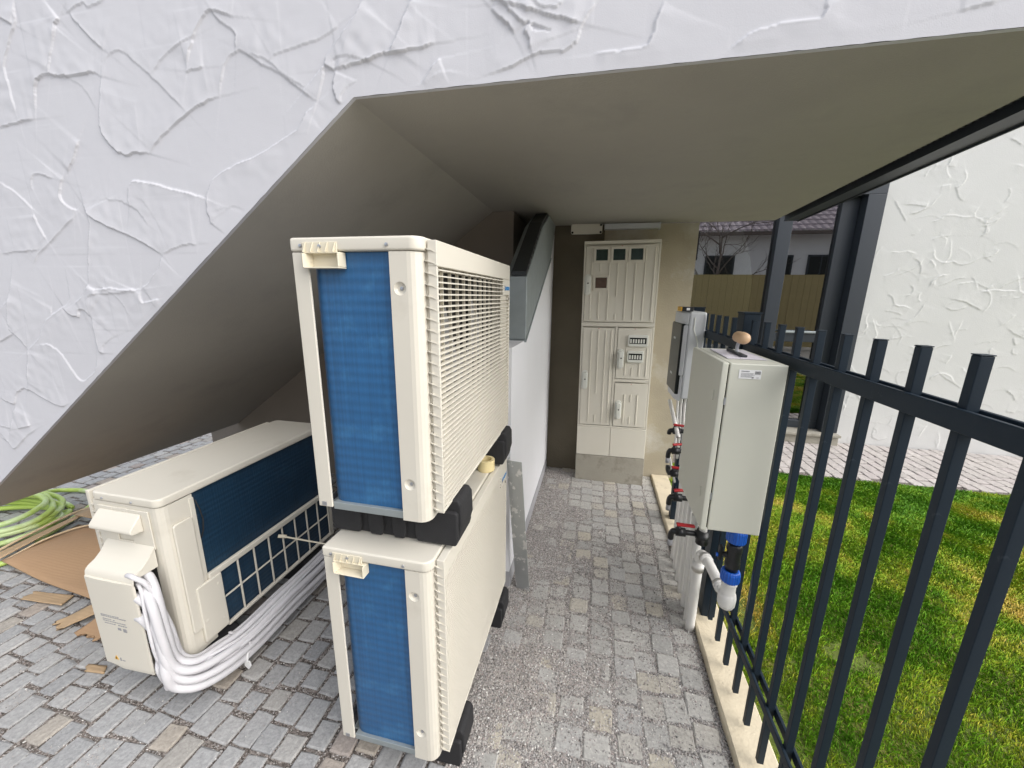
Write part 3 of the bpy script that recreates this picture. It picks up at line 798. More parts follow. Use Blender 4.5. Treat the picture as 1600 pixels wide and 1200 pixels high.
# room behind the glass
MB().box(-1.0, 5.1, .05, 4.0, 9.0, .10).box(-1.0, 9.0, .05, 4.0, 9.1, 2.8).box(-1.1, 5.1, .05, -1.0, 9.0, 2.8).box(4.0, 5.1, .05, 4.1, 9.0, 2.8).box(-1.0, 5.1, 2.75, 4.0, 9.0, 2.85).build("room", M['interior'], house)
mb = MB(); pts = [(2.18 + i * .008, 5.22 + .018 * math.sin(i * 1.3)) for i in range(34)]
mb.prism(pts + [(p[0], p[1] + .006) for p in reversed(pts)], 'z', .13, 2.6)
mb.build("curtain", M['curtain'], house, smooth=True)

# ------------------------------------------------------------------ air conditioning units of the stack
def foot_mb(L=.425, W=.13):
    """black rubber foot, long axis x, upturned lug at the grille end, slots in the long sides"""
    mb = MB()
    prof = [(.03, -.125), (.40, -.125), (.430, -.100), (.440, -.06), (.438, .006), (.428, .022), (.412, .024), (.400, .014), (.392, -.002), (.02, -.002), (.0, -.03), (.004, -.09)]
    mb.prism(prof, 'y', .012, W - .012)
    for (a, b) in ((.02, .115), (.145, .19), (.225, .265), (.30, .43)):
        mb.prism([(a, -.122), (b - .006, -.122), (b, -.10), (b, -.02), (b - .006, -.012), (a, -.012), (a - .006, -.02), (a - .006, -.10)], 'y', 0, W)
    return mb

def coil_mb(path, z0, z1, pitch=.0262, amp=.0003):
    mb = MB(); nz_ = int((z1 - z0) / pitch * 5)
    nrm = []
    for i, p in enumerate(path):
        a = path[max(0, i - 1)]; b = path[min(len(path) - 1, i + 1)]
        d = Vector((b[0] - a[0], b[1] - a[1])).normalized(); nrm.append((d.y, -d.x))
    for k in range(nz_ + 1):
        z = z0 + (z1 - z0) * k / nz_
        o = amp * math.cos(2 * math.pi * z / pitch) + random.uniform(-.0002, .0002)
        for i, p in enumerate(path): mb.v.append((p[0] + nrm[i][0] * o, p[1] + nrm[i][1] * o, z))
    n_ = len(path)
    for k in range(nz_):
        for i in range(n_ - 1): mb.f.append((k * n_ + i, k * n_ + i + 1, (k + 1) * n_ + i + 1, (k + 1) * n_ + i))
    return mb

def make_unit(label):
    H, D, W = .734, .341, .855           # height, depth (x), length (y)
    t = thing("air_conditioner", label, "air conditioner", (-.756, .862, .126), (0, 0, 0), "stacked air conditioning units")
    # lid with rounded corners
    MB().prism(rrect(-.002, -.003, .346, W + .002, .03, corners=(1, 0, 0, 1)), 'z', .701, H).build("lid", M['cream'], t, bevel=.006, smooth='auto')
    # posts and casing sides
    MB().box(0, 0, .004, .044, .007, .6995).box(0, .0072, .004, .005, .03, .6995).build("post", M['cream'], t, bevel=.003)
    rp = [(.264, 0)] + [(.309 + .032 * math.sin(R(a)), .032 - .032 * math.cos(R(a))) for a in (0, 18, 36, 54, 72, 90)] + [(.341, .075), (.335, .075), (.335, .034), (.309, .008), (.2685, .008), (.2685, .02), (.264, .02)]
    post = MB().prism(rp, 'z', -.004, .6995).build("corner_panel", M['cream'], t, smooth='auto')
    post.data.polygons.foreach_set("use_smooth", [False] * len(post.data.polygons))
    cut = MB()
    for zz in (.615, .105): cut.lathe([(.0165, -.001), (.0155, .0012), (.010, .0062), (.004, .0074), (.002, .0075)], (.289, 0, zz), 'y', 24)
    cu_ = cut.build("dimple_cut", M['cream'], t)
    md = post.modifiers.new("cut", 'BOOLEAN'); md.object = cu_; md.operation = 'DIFFERENCE'; md.solver = 'EXACT'
    me = bpy.data.meshes.new_from_object(post.evaluated_get(bpy.context.evaluated_depsgraph_get()))
    post.modifiers.clear(); post.data = me
    bpy.data.objects.remove(cu_)
    for zz in (.615, .105):
        MB().lathe([(.005, .0074), (.0046, .0045), (.002, .004)], (.291, 0, zz), 'y', 10).build("screw", M['screw'], post)
    for xx in (.030, .262):
        MB().lathe([(.0045, 0), (.004, -.003), (.0015, -.0035)], (xx, -.0035, .7145), 'y', 10).build("screw", M['screw'], t)
    MB().box(.0, W - .02, .0, .341, W, .7).box(.0, W - .16, .0, .004, W - .021, .7).build("end_panel", M['cream'], t, bevel=.003)
    MB().box(.335, .076, .004, .341, .10, .699).box(.335, W - .022, .004, .341, W - .16, .699).box(.335, .101, .004, .341, W - .161, .03).box(.335, .101, .66, .341, W - .161, .699).build("front_frame", M['cream'], t)
    # base tray
    MB().box(.045, .004, -.002, 0.2635, .03, .02).box(.02, .031, -.002, .335, W - .021, .006).build("base_tray", M['galv'], t, bevel=.0015)
    MB().box(.012, -.0015, .008, .026, 0.003, .020).build("clip", M['screw'], t)
    # coil wraps round the corner to the back
    path = [(.2635, .014), (.20, .014), (.15, .014), (.075, .014)] + [(.075 - .046 * math.sin(R(a)), .060 - .046 * math.cos(R(a))) for a in (15, 30, 45, 60, 75, 90)] + [(.029, .2), (.029, .45), (.029, .70)]
    coil_mb(path, .0205, .700).build("coil", M['coil'], t, smooth=True)
    mb = MB()
    for k in range(13):
        z = .04 + k * .0262
        mb.tube([(.012 + .016 * math.sin(R(a)), .072, z + .010 * math.cos(R(a))) for a in range(0, 181, 30)], .0042, 6)
    mb.build("copper_bends", M['copper'], t, smooth=True)
    MB().box(.09, .075, .03, .30, W - .03, .69).build("inner_case", M['dark'], t)
    # fan behind the grille
    fan = MB().lathe([(.05, -.02), (.055, 0), (.04, .012)], (.312, .36, .36), 'x', 20)
    for k in range(3):
        a0 = R(120 * k)
        for s in range(6):
            a1, a2 = a0 + R(s * 12), a0 + R(s * 12 + 12)
            fan.add([(.305 + s * .003, .36 + .05 * math.cos(a1), .36 + .05 * math.sin(a1)), (.305 + s * .003, .36 + .24 * math.cos(a1), .36 + .24 * math.sin(a1)),
                     (.308 + s * .003, .36 + .24 * math.cos(a2), .36 + .24 * math.sin(a2)), (.308 + s * .003, .36 + .05 * math.cos(a2), .36 + .05 * math.sin(a2))], [(0, 1, 2, 3)])
    fan.build("fan", M['skirting'], t, smooth='auto')
    # plastic handle at the upper left of the end
    hd = MB().box(.036, -.0065, .6985, .132, -.0035, .7225).box(.044, -.018, .6605, .142, .012, .6635).box(.1385, -.018, .6640, .142, .012, .6975).box(.044, .0095, .6640, .138, .012, .6975).box(.040, -.010, .6960, .142, .012, .6984).build("handle", M['ivory'], t, bevel=.0012)
    MB().prism([(.0405, -.016), (.044, -.018), (.050, .0), (.052, .009), (.048, .009), (.046, .002)], 'z', .6640, .6955).build("handle_side", M['ivory'], hd)
    for k in range(5):
        xq = .040 + k * .0205
        MB().add([(xq, -.0068, .6990), (xq + .0025, -.0068, .6990), (xq + .0085, -.0068, .7220), (xq + .006, -.0068, .7220), (xq + .001, -.0135, .6990), (xq + .0022, -.0135, .6990), (xq + .0075, -.0085, .7215), (xq + .0065, -.0085, .7215)],
                 [(0, 1, 2, 3), (4, 7, 6, 5), (0, 4, 5, 1), (1, 5, 6, 2), (2, 6, 7, 3), (3, 7, 4, 0)]).build("handle_rib", M['ivory'], hd)
    MB().lathe([(.0045, 0), (.004, -.003), (.0015, -.0035)], (.086, -.007, .7125), 'y', 10).build("screw", M['screw'], hd)
    # grille
    gx0, gx1, y0, y1, z0, z1 = .345, .373, .026, .813, .016, .727
    g = MB().box(.350, y0, .668, gx1, y1, z1).box(.350, y0, z0, gx1, y0 + .009, .6675).box(.350, y0 + .0092, z0, gx1, y1, z0 + .010).box(.350, .702, z0 + .0102, .3605, y1, .6675).box(.3607, y1 - .006, z0 + .0102, gx1, y1, .6675).box(.3607, .702, .604, gx1 - .001, y1 - .0062, .6675).build("grille_frame", M['cream_plastic'], t, bevel=.0018)
    lv = None; k = 0; z = z0 + .0165
    while z < .664:
        top = z > .600
        if lv is None:
            lv = MB().add([(.3725, y0 + .0092, -.0016), (.3725, y0 + .0092, .0018), (.3610, y0 + .0092, .0028), (.3610, y0 + .0092, .0),
                           (.3725, y1 - .0062, -.0016), (.3725, y1 - .0062, .0018), (.3610, y1 - .0062, .0028), (.3610, y1 - .0062, .0)],
                          [(0, 1, 2, 3), (7, 6, 5, 4), (0, 4, 5, 1), (1, 5, 6, 2), (2, 6, 7, 3), (3, 7, 4, 0)]).build("louvre", M['cream_plastic'], t, loc=(0, 0, z))
        elif not top: share(lv, "louvre", (0, 0, z), t)
        else:
            s = (.7015 - (y0 + .0092)) / (y1 - .0062 - (y0 + .0092))
            share(lv, "louvre", (0, (y0 + .0092) * (1 - s), z), t, scale=(1, s, 1))
        z += .0146
    rb = None
    for k in range(11):
        y = .092 + k * .056
        if rb is None: rb = MB().box(.3520, -.0018, z0 + .0102, .3606, .0018, .6675).build("grille_rib", M['cream_plastic'], t, loc=(0, y, 0))
        else: share(rb, "grille_rib", (0, y, 0), t)
    MB().box(.3412, .034, z0 + .002, .3498, .040, .722).build("grille_side", M['cream_plastic'], t)
    fn = None; z = z0 + .012
    while z < .72:
        if fn is None:
            fn = MB().add([(.3415, .0335, -.001), (.3415, .026, -.001), (.352, .0215, -.0025), (.364, .0235, -.006), (.3730, .0260, -.012), (.3725, .0335, -.012),
                           (.3415, .0335, .0015), (.3415, .026, .0015), (.352, .0215, .0008), (.364, .0235, -.0025), (.3732, .0258, -.0085), (.3725, .0335, -.0085)],
                          [(0, 1, 2, 3, 4, 5), (11, 10, 9, 8, 7, 6), (0, 6, 7, 1), (1, 7, 8, 2), (2, 8, 9, 3), (3, 9, 10, 4), (4, 10, 11, 5), (5, 11, 6, 0)]).build("side_fin", M['cream_plastic'], t, loc=(0, 0, z))
        else: share(fn, "side_fin", (0, 0, z), t)
        z += .0272
    # blue maker's mark
    text("logo", "DAIKIN", .0225, M['logo_blue'], g, (gx1 - .0004, .733, .624), (R(90), 0, R(90)))
    MB().prism([(.722, .622), (.731, .622), (.722, .643)], 'x', gx1 - .0009, gx1 + .0002).build("logo_mark", M['logo_navy'], g)
    MB().box(gx1 - .0012, .790, .585, gx1 + .0004, .797, .597).build("badge", M['dark'], g)
    # feet
    for yy in (.075, .655):
        f = foot_mb().build("foot", M['rubber'], t, bevel=.006, loc=(-.038, yy, 0))
        MB().box(.372, .03, -.001, .392, .10, .010).build("foot_bracket", M['galv'], f, bevel=.002)
    return t
lower = make_unit("lower of the two stacked cream air conditioning units, its feet on the setts")
upper = dup(lower, (-.751, .862, .989), "upper of the two stacked cream air conditioning units, on top of the other")

# roll of tape on the lower unit
tp = MB(); rr = [(.024, 0), (.036, 0), (.0365, .002), (.0365, .046), (.036, .048), (.024, .048)]
nseg = 32
for r_, h_ in rr:
    for k in range(nseg): tp.v.append((r_ * math.cos(2 * math.pi * k / nseg), r_ * math.sin(2 * math.pi * k / nseg), h_))
for i in range(len(rr)):
    i2 = (i + 1) % len(rr)
    for k in range(nseg): tp.f.append((i * nseg + k, i * nseg + (k + 1) % nseg, i2 * nseg + (k + 1) % nseg, i2 * nseg + k))
o = tp.build("tape_roll", M['tape'], None, loc=(-.428, 1.475, .8605), smooth='auto'); o.data.polygons.foreach_set("use_smooth", [False] * len(o.data.polygons))
tag(o, "roll of cream masking tape on top of the lower stacked unit", "tape roll")

# ------------------------------------------------------------------ third unit, lying along the stair with its pipe bundle
t = thing("air_conditioner", "cream air conditioning unit under the stair slope with shade-darkened blue coil and white pipes", "air conditioner", (-1.815, .945, .155))
W, L, Hh = .315, .875, .705
MB().prism(rrect(-.003, -.004, W + .004, L, .028), 'z', Hh - .034, Hh).build("lid", M['cream'], t, bevel=.007, smooth='auto')
# end (valve side) panel and corner
corner = [(W - .030 + .030 * math.sin(R(a)), .030 - .030 * math.cos(R(a))) for a in (0, 22, 45, 68, 90)]
e = MB().prism([(.0, 0)] + corner + [(W, .118), (W - .004, .118), (W - .004, .031), (W - .031, .006), (.0, .006)], 'z', .0, Hh - .0355).build("corner_panel", M['cream'], t, smooth='auto')
e.data.polygons.foreach_set("use_smooth", [False] * len(e.data.polygons))
for xx in (.06, .20): MB().lathe([(.0045, 0), (.004, -.003), (.0015, -.0035)], (xx, -.0045, Hh - .02), 'y', 10).build("screw", M['screw'], t)
# raised pressing and lower bracket on the coil side
MB().prism(rrect(.028, .10, .10, .585, .012), 'x', W + .0003, W + .011).build("pressing", M['cream'], t, bevel=.004, smooth='auto')
b_ = MB().box(W + .0006, .062, .028, W + .016, .166, .285).build("bracket_panel", M['cream'], t, bevel=.005)
for (yy, zz) in ((.147, .245), (.147, .075), (.080, .12)): MB().lathe([(.007, .0158), (.0065, .0168), (.003, .0172)], (W, yy, zz), 'x', 10).build("boss", M['cream'], b_)
# coil side
p_ = [(W - .012 - .03 * math.cos(R(a)) + .0, .125 + .03 - .03 * math.sin(R(a)) - .0) for a in (0, 30, 60)]
coil_mb([(W - .035, .118), (W - .022, .121), (W - .013, .130), (W - .010, .145), (W - .010, .40), (W - .010, .65), (W - .010, .845)], .022, Hh - .036, .0215, .0005).build("coil", M['coil_shaded'], t, smooth=True)
MB().box(W - .012, .846, .0, W, L - .002, Hh - .0355).build("corner_post", M['cream'], t, bevel=.003)
MB().box(W - .006, .1185, .600, W - .002, .845, Hh - .036).build("top_rail", M['cream'], t) if False else None
gd = MB().box(W - .006, .119, .282, W + .012, .845, .308).build("guard_bar", M['cream'], t, bevel=.004)
MB().box(W - .006, .1665, .012, W + .010, .845, .026).build("guard_bar", M['cream'], t, bevel=.003)
MB().box(W - .001, .1665, .150, W + .006, .845, .157).build("guard_wire", M['cream'], t, bevel=.002)
gw = None
for k in range(8):
    y = .250 + k * .0835
    if gw is None: gw = MB().box(W + .0005, -.0035, .0265, W + .0075, .0035, .2815).build("guard_wire", M['cream'], t, bevel=.0015, loc=(0, y, 0))
    else: share(gw, "guard_wire", (0, y, 0), t)
MB().box(W - .013, .104, .31, W + .002, .122, .655).build("coil_edge_strip", M['cream'], t, bevel=.002)
MB().tube([(W + .004, .124, .64), (W + .009, .131, .60), (W + .010, .137, .55), (W + .005, .133, .50), (W - .004, .128, .47)], .0022, 6).build("sensor_wire", M['dark'], t, smooth=True)
MB().box(.012, .01, .002, W - .045, L - .01, Hh - .04).build("inner_case", M['dark'], t)
MB().box(0, L - .006, 0, W - .013, L, Hh - .036).box(.0, .0065, .0, .006, L - .0065, Hh - .036).build("rear_case", M['cream'], t)
# grille on the stair side, its near edge shows
MB().box(-.052, .012, .015, -.034, L - .02, Hh - .012).build("grille_frame", M['cream_plastic'], t, bevel=.003)
fn = None
for k in range(22):
    z = .04 + k * .0285
    if fn is None: fn = MB().box(-.0335, .008, -.002, -.002, .020, .002).build("side_fin", M['cream_plastic'], t, loc=(0, 0, z))
    else: share(fn, "side_fin", (0, 0, z), t)
MB().box(-.0335, .022, .02, -.001, .028, Hh - .04).build("grille_side", M['cream_plastic'], t)
# service cover: plate, upper hood with grip, lower hood that bulges out and is open towards the pipes
cv = MB().box(.024, -.006, .50, .10, -.0005, .655).box(.172, -.006, .50, .268, -.0005, .655).box(.1005, -.006, .50, .1715, -.0005, .520).box(.1005, -.006, .553, .1715, -.0005, .655).build("service_cover", M['cream_plastic'], t, bevel=.002)
MB().box(.098, .0005, .517, .174, .014, .556).build("grip_recess", M['cream_plastic'], cv)
MB().prism([(-.0062, .644), (-.028, .622), (-.047, .598), (-.049, .585), (-.043, .579), (-.0062, .574)], 'x', .036, .236).build("upper_hood", M['cream_plastic'], cv, bevel=.004)
hood = MB()
prof = [(-.0062, .515), (-.016, .505), (-.032, .482), (-.055, .462), (-.078, .450), (-.089, .438), (-.092, .42)]
inn = [(p[0] + .005, p[1] - .008) for p in prof]
hood.prism(prof + [(-.086, .418)] + [(min(p[0] + .003, -.0062), p[1] - .007) for p in reversed(prof)], 'x', .040, .268)
hood.prism([(.040, -.0915), (.046, -.0975), (.12, -.0995), (.21, -.0985), (.262, -.0955), (.268, -.0905), (.268, -.087), (.045, -.087)], 'z', .04, .421)
hood.prism([(.040, -.086), (.045, -.086), (.045, -.0062), (.040, -.0062)], 'z', .02, .445)
hood.prism([(-.086, .432), (-.0062, .432), (-.0062, .505), (-.016, .495), (-.055, .452), (-.086, .441)], 'x', .2635, .2675)
hood.prism([(.045, -.086), (.12, -.094), (.262, -.089), (.262, -.0062), (.045, -.0062)], 'z', .02, .0385)
lh = hood.build("lower_hood", M['cream_plastic'], cv, bevel=.003)
pr = MB()
for (zz, x0_, x1_) in ((.268, .085, .165), (.262, .085, .205), (.250, .09, .13), (.250, .14, .15), (.242, .09, .19), (.232, .095, .15), (.232, .16, .20)):
    for xq in np.arange(x0_, x1_, .011): pr.box(xq, -.1003, zz, xq + .0085, -.0990, zz + .0028)
pr.box(.155, -.1003, .212, .170, -.0990, .222); pr.box(.180, -.1003, .208, .196, -.0990, .222)
pr.build("printed_notice", M['print'], lh)
wt = MB().prism([(.098, .068), (.118, .068), (.108, .086)], 'y', -.1004, -.0994).build("warning_sign", M['yellow'], lh)
MB().box(.1065, -.1012, .071, .1095, -.1003, .080).build("warning_bolt", M['dark'], wt)
MB().box(.126, -.1004, .066, .132, -.0992, .080).box(.136, -.1004, .068, .150, -.0992, .071).build("warning_note", M['print'], lh)
MB().box(.06, -.004, .05, .25, -.0015, .43).build("valve_plate", M['dark'], cv)
for k in range(5):
    z = .09 + k * .072
    v = MB().cyl((.15, -.045, z), (.262, -.045, z), .009, 10).build("pipe_valve", M['copper'], cv, smooth='auto')
for yy in (.07, .62):
    MB().prism([(-.04, -.152), (.31, -.152), (.375, -.150), (.392, -.125), (.388, -.085), (.36, -.05), (.30, -.003), (.0, -.003), (-.04, -.04)], 'y', yy, yy + .14).build("foot", M['rubber'], t, bevel=.010)

pb = thing("pipe_bundle", "bundle of white wrapped pipes sagging along the unit with the shade-darkened coil", "pipe bundle", (-1.55, .90, 0))
def W2(p): return (p[0] + 1.55, p[1] - .90, p[2])
rad = [.0085, .0140, .0150, .0145, .0165, .0150, .0175, .0145, .0160]
for k in range(9):
    row, c_ = k // 3, k % 3
    ez = .60 - .029 * k
    e0 = (-1.585 + .006 * (k % 2), .868 + .040 * ((k * 2) % 3) / 2, ez)
    xe, ze = (-1.445, -1.410, -1.376)[c_] + (0, .006, -.004)[row], (.162, .118, .078)[row] + (0, .006, -.006)[c_]
    yb = (.905, .880, .856)[c_] - .004 * row
    pth = [e0, (-1.548, e0[1] - .004, ez - .004), (-1.515 + .010 * c_, (e0[1] + yb) / 2 - .006, ez - .055 - .01 * row), (-1.497 + .012 * c_, yb, ez * .5 + ze * .5 - .01),
           (-1.490 + .012 * c_, yb + .012, ze + .070), (-1.462 + .022 * c_, .945 - .020 * c_, ze + .028), (xe - .012, 1.02 - .012 * c_, ze + .008), (xe, 1.12, ze),
           (xe + .004, 1.32, ze + .006), (xe, 1.55, ze), (xe - .01, 1.80, ze + .01)]
    pth = [W2((p[0] + random.uniform(-.0025, .0025), p[1] + random.uniform(-.0025, .0025), p[2] + random.uniform(-.0025, .0025))) for p in pth]
    MB().tube(smooth_path(pth, 7), rad[k], 12).build("pipe", M['wrap'], pb, smooth=True)
for k in range(7):
    q0 = .56 - .055 * k; of = .012 * ((k * 3) % 5 - 2)
    pth = [(-1.58, .875 + .006 * k, q0), (-1.540, .868 + .004 * k, q0 - .01), (-1.505 + of * .3, .858 + of * .4, q0 * .72 + .02), (-1.488 + of * .5, .850 + .008 * (k % 3), max(.14, q0 * .40 + .03)),
           (-1.452 + of * .4, .893 + .006 * k, .105 + .012 * k), (-1.405 + of * .6, .985 + of, .120 + .011 * k), (-1.395 + of * 1.2, 1.10, .125 + .008 * k), (-1.40 + of * 1.4, 1.34, .12 + .010 * k), (-1.41 + of * 1.4, 1.8, .12 + .010 * k)]
    MB().tube(smooth_path([W2(p) for p in pth], 6), (.0062, .008, .0055, .0095, .0062, .0085, .007)[k], 10).build("cable", M['wrap'], pb, smooth=True)
mb = MB(); MB_ring = [(-1.417 + .050 * math.cos(R(a)), 1.085 + .006 * math.sin(R(2 * a)), .106 + .062 * math.sin(R(a))) for a in range(0, 361, 20)]
mb.tube([W2(p) for p in MB_ring], .0055, 8).build("cable_tie", M['wrap'], pb, smooth=True)
MB().tube(smooth_path([W2(p) for p in [(-1.425, 1.080, .168), (-1.44, 1.07, .180), (-1.452, 1.078, .172), (-1.44, 1.09, .160)]], 4), .0055, 6).build("cable_tie", M['wrap'], pb, smooth=True)
lt = MB().tube(smooth_path([W2(p) for p in [(-1.372, 1.075, .10), (-1.366, 1.066, .08), (-1.369, 1.064, .06)]], 4), .0045, 6).prism([(W2((-1.380, 0, 0))[0], .058), (W2((-1.356, 0, 0))[0], .062), (W2((-1.350, 0, 0))[0], .040), (W2((-1.364, 0, 0))[0], .020), (W2((-1.382, 0, 0))[0], .035)], 'y', .160, .165).build("paper_tag", M['sticker'], pb)

rod = MB().tube([(-1.487, 1.43, .395), (-1.1, 1.52, .315), (-.757, 1.60, .25)], .0042, 8).cyl((-1.499, 1.421, .400), (-1.470, 1.442, .388), .009, 10).build("threaded_rod", M['ivory'], None, smooth='auto')
tag(rod, "thin pale threaded rod sticking out across the guard of the shade-darkened coil unit", "rod")

# ------------------------------------------------------------------ meter cabinet on the back wall
YC = 3.235
t = thing("meter_cabinet", "tall grey meter cabinet with ribbed doors on a concrete base against the back wall", "meter cabinet", (.178, YC, 0), (0, R(-.75), 0))
def cx_(x): return x - .178
MB().box(cx_(-.103), .034, .245, cx_(.466), .19, 2.018).build("case", M['cabinet'], t, bevel=.004)
MB().box(cx_(-.108), -.004, -.04, cx_(.470), .19, .238).build("plinth", M['concrete'], t, bevel=.004)
# frame strips between the doors
MB().box(cx_(-.105), .0, .4985, cx_(.468), .0115, .515).box(cx_(-.105), .0, 1.36, cx_(.468), .0115, 1.392).box(cx_(-.105), .0, 1.995, cx_(.468), .0115, 2.02).box(cx_(-.105), .0, .5155, cx_(-.092), .0115, 1.3595).box(cx_(-.105), .0, 1.3925, cx_(-.092), .0115, 1.9945).box(
    cx_(.455), .0, .5155, cx_(.468), .0115, 1.3595).box(cx_(.455), .0, 1.3925, cx_(.468), .0115, 1.9945).box(cx_(.166), .0, .5155, cx_(.186), .0115, 1.3595).box(cx_(.1865), .0, .906, cx_(.4545), .0115, .930).build("door_frame", M['cabinet'], t, bevel=.002)
for (a, b) in ((-.105, .174), (.177, .468)):
    MB().box(cx_(a), -.002, .242, cx_(b), .0115, .4975).build("base_panel", M['cabinet'], t, bevel=.003)
def door(x0, x1, z0, z1, ribs, handle, label=None):
    d = MB().box(cx_(x0) + .004, -.003, z0 + .006, cx_(x1) - .004, .0105, z1 - .010).build("door", M['cabinet'], t, bevel=.003)
    if label: d["label"] = label
    for (xr, a, b) in ribs:
        MB().prism([(cx_(xr) - .0055, -.0028), (cx_(xr) - .003, -.0085), (cx_(xr) + .003, -.0085), (cx_(xr) + .0055, -.0028)], 'z', a, b).build("rib", M['cabinet'], d)
    if handle:
        hx, hz = handle
        h = MB().prism(rrect(cx_(hx) - .026, hz - .082, cx_(hx) + .026, hz + .082, .025, 5), 'y', -.012, -.0032).prism(rrect(cx_(hx) - .014, hz - .068, cx_(hx) + .020, hz + .066, .015, 5), 'y', -.040, -.0122).build("handle", M['cabinet_handle'], d, bevel=.004, smooth='auto')
        MB().lathe([(.006, -.0408), (.004, -.0415)], (cx_(hx) + .003, 0, hz + .01), 'y', 10).build("lock", M['dark'], h)
    MB().box(cx_((x0 + x1) / 2) - .004, -.0045, z1 - .018, cx_((x0 + x1) / 2) + .004, -.0032, z1 - .0145).build("door_mark", M['red'], d)
    return d
def window(d, x0, x1, z0, z1, m):
    f = MB().box(cx_(x0) - .018, -.012, z0 - .016, cx_(x0), -.0032, z1 + .016).box(cx_(x1), -.012, z0 - .016, cx_(x1) + .012, -.0032, z1 + .016).box(cx_(x0), -.012, z0 - .016, cx_(x1), -.0032, z0).box(cx_(x0), -.012, z1, cx_(x1), -.0032, z1 + .016).build("inspection_window", M['cabinet'], d, bevel=.002)
    MB().box(cx_(x0) + .001, -.0062, z0 + .001, cx_(x1) - .001, -.0034, z1 - .001).build("pane", m, f)
zt, zb = 1.965, 1.415
d1 = door(-.092, .455, 1.392, 1.995, [(-.042, zb, zt), (.024, 1.79, 1.85), (.024, zb, 1.63), (.095, zb, 1.86), (.158, 1.60, 1.85), (.158, zb, 1.46), (.225, zb, zt), (.292, zb, 1.85), (.362, zb, zt), (.430, zb, zt)], (-.068, 1.69), "upper ribbed cabinet door with four small windows")
for (a, b, m_) in ((-.012, .078, 'green_glass'), (.119, .209, 'green_glass'), (.250, .340, 'green_glass')): window(d1, a, b, 1.873, 1.957, M[m_])
window(d1, -.009, .080, 1.663, 1.745, M['red_glass'])
door(-.092, .166, .515, 1.36, [(-.020, .545, 1.33), (.036, .80, 1.33), (.036, .545, .61), (.095, .545, 1.33), (.140, .545, 1.33)], (-.060, .914), "long ribbed lower left cabinet door")
d3 = door(.186, .455, .930, 1.36, [(.262, .96, 1.19), (.315, .96, 1.03), (.372, .96, 1.07), (.425, .96, 1.19)], (.221, 1.10), "small lower right cabinet door with two breaker windows")
for (z0, z1) in ((1.215, 1.288), (1.085, 1.160)):
    f = MB().prism(rrect(cx_(.272), z0 - .010, cx_(.425 if z0 > 1.2 else .398), z1 + .010, .012, 4), 'y', -.020, -.0032).build("breaker_window", M['cabinet_handle'], d3, bevel=.003)
    x = .287
    MB().box(cx_(.283), -.0212, z0 + .012, cx_(.412 if z0 > 1.2 else .386), -.0202, z1 - .012).build("breaker_pane", M['tinted'], f)
    while x < (.405 if z0 > 1.2 else .380):
        MB().box(cx_(x), -.0225, z0 + .018, cx_(x + .012), -.0214, z1 - .024).build("breaker", M['cabinet_handle'], f); x += .020
door(.186, .455, .515, .906, [(.272, .545, .80), (.322, .74, .80), (.322, .545, .61), (.375, .545, .80)], (.226, .666), "short lower right cabinet door")

jb = MB().box(-.245, 3.372, 2.095, -.005, 3.424, 2.164).prism(rrect(-.250, 2.088, -.002, 2.166, .012, 3), 'y', 3.352, 3.3715).build("junction_box", M['cabinet'], None, bevel=.003)
tag(jb, "flat grey junction box under the landing at the top of the back wall", "junction box")
for (x, z) in ((-.238, 2.10), (-.014, 2.10), (-.014, 2.154)): MB().lathe([(.009, 3.3515), (.008, 3.347), (.004, 3.346)], (x, 0, z), 'y', 10).build("screw", M['dark'], jb)
tr = MB().box(.014, 3.36, 2.122, .437, 3.424, 2.164).build("cable_trunking", M['pale_grey'], None, bevel=.003)
tag(tr, "short pale cable trunking above the meter cabinet, right of the junction box", "trunking")
MB().box(.431, 3.355, 2.118, .4405, 3.4235, 2.1655).build("end_cap", M['pale_grey'], tr)

# ------------------------------------------------------------------ galvanised duct along the partition wall
t = thing("galvanised_duct", "sloping galvanised sheet metal duct on top of the white partition wall", "duct", (-.385, 2.13, 1.35))
pf = [(0, 0), (0, .345), (.54, .685), (.86, .8165), (1.29, .8165), (1.05, .54)]
MB().prism(pf, 'x', -.12, 0).build("duct_body", M['galv'], t, bevel=.004)
MB().prism([(-.012, .0), (-.012, -.012), (.0, -.012), (1.05, .527), (1.06, .537), (1.045, .5375), (.004, -.001)], 'x', -.122, .004).build("duct_flange", M['galv'], t)
pa = MB().prism([(-.004, .350), (.54, .692), (.84, .8155), (.78, .8155), (.53, .712), (-.004, .372)], 'x', -.085, -.004).build("perforated_rail", M['galv_dark'], t)
hl = None
for k in range(9):
    u = .05 + k * .052
    if hl is None: hl = MB().lathe([(.0075, 0), (.0073, .0015)], (0, 0, 0), 'x', 10).build("rail_hole", M['dark'], pa); o = hl
    else: o = share(hl, "rail_hole", (0, 0, 0), pa)
    o.location = (-.0038, u, .361 + u * .63); 
oc = MB()
oc.prism([(0, -.040), (.002, -.040), (.002, .036), (.034, .036), (.034, .038), (0, .038)], 'z', 0, .82)
o = oc.build("steel_offcut", M['galv_paint'], None, loc=(-.315, 1.80, .004))
o.rotation_euler = (R(-1), R(-8.5), R(80))
tag(o, "scuffed galvanised steel profile offcut leaning against the lower stacked unit and white wall", "steel profile")

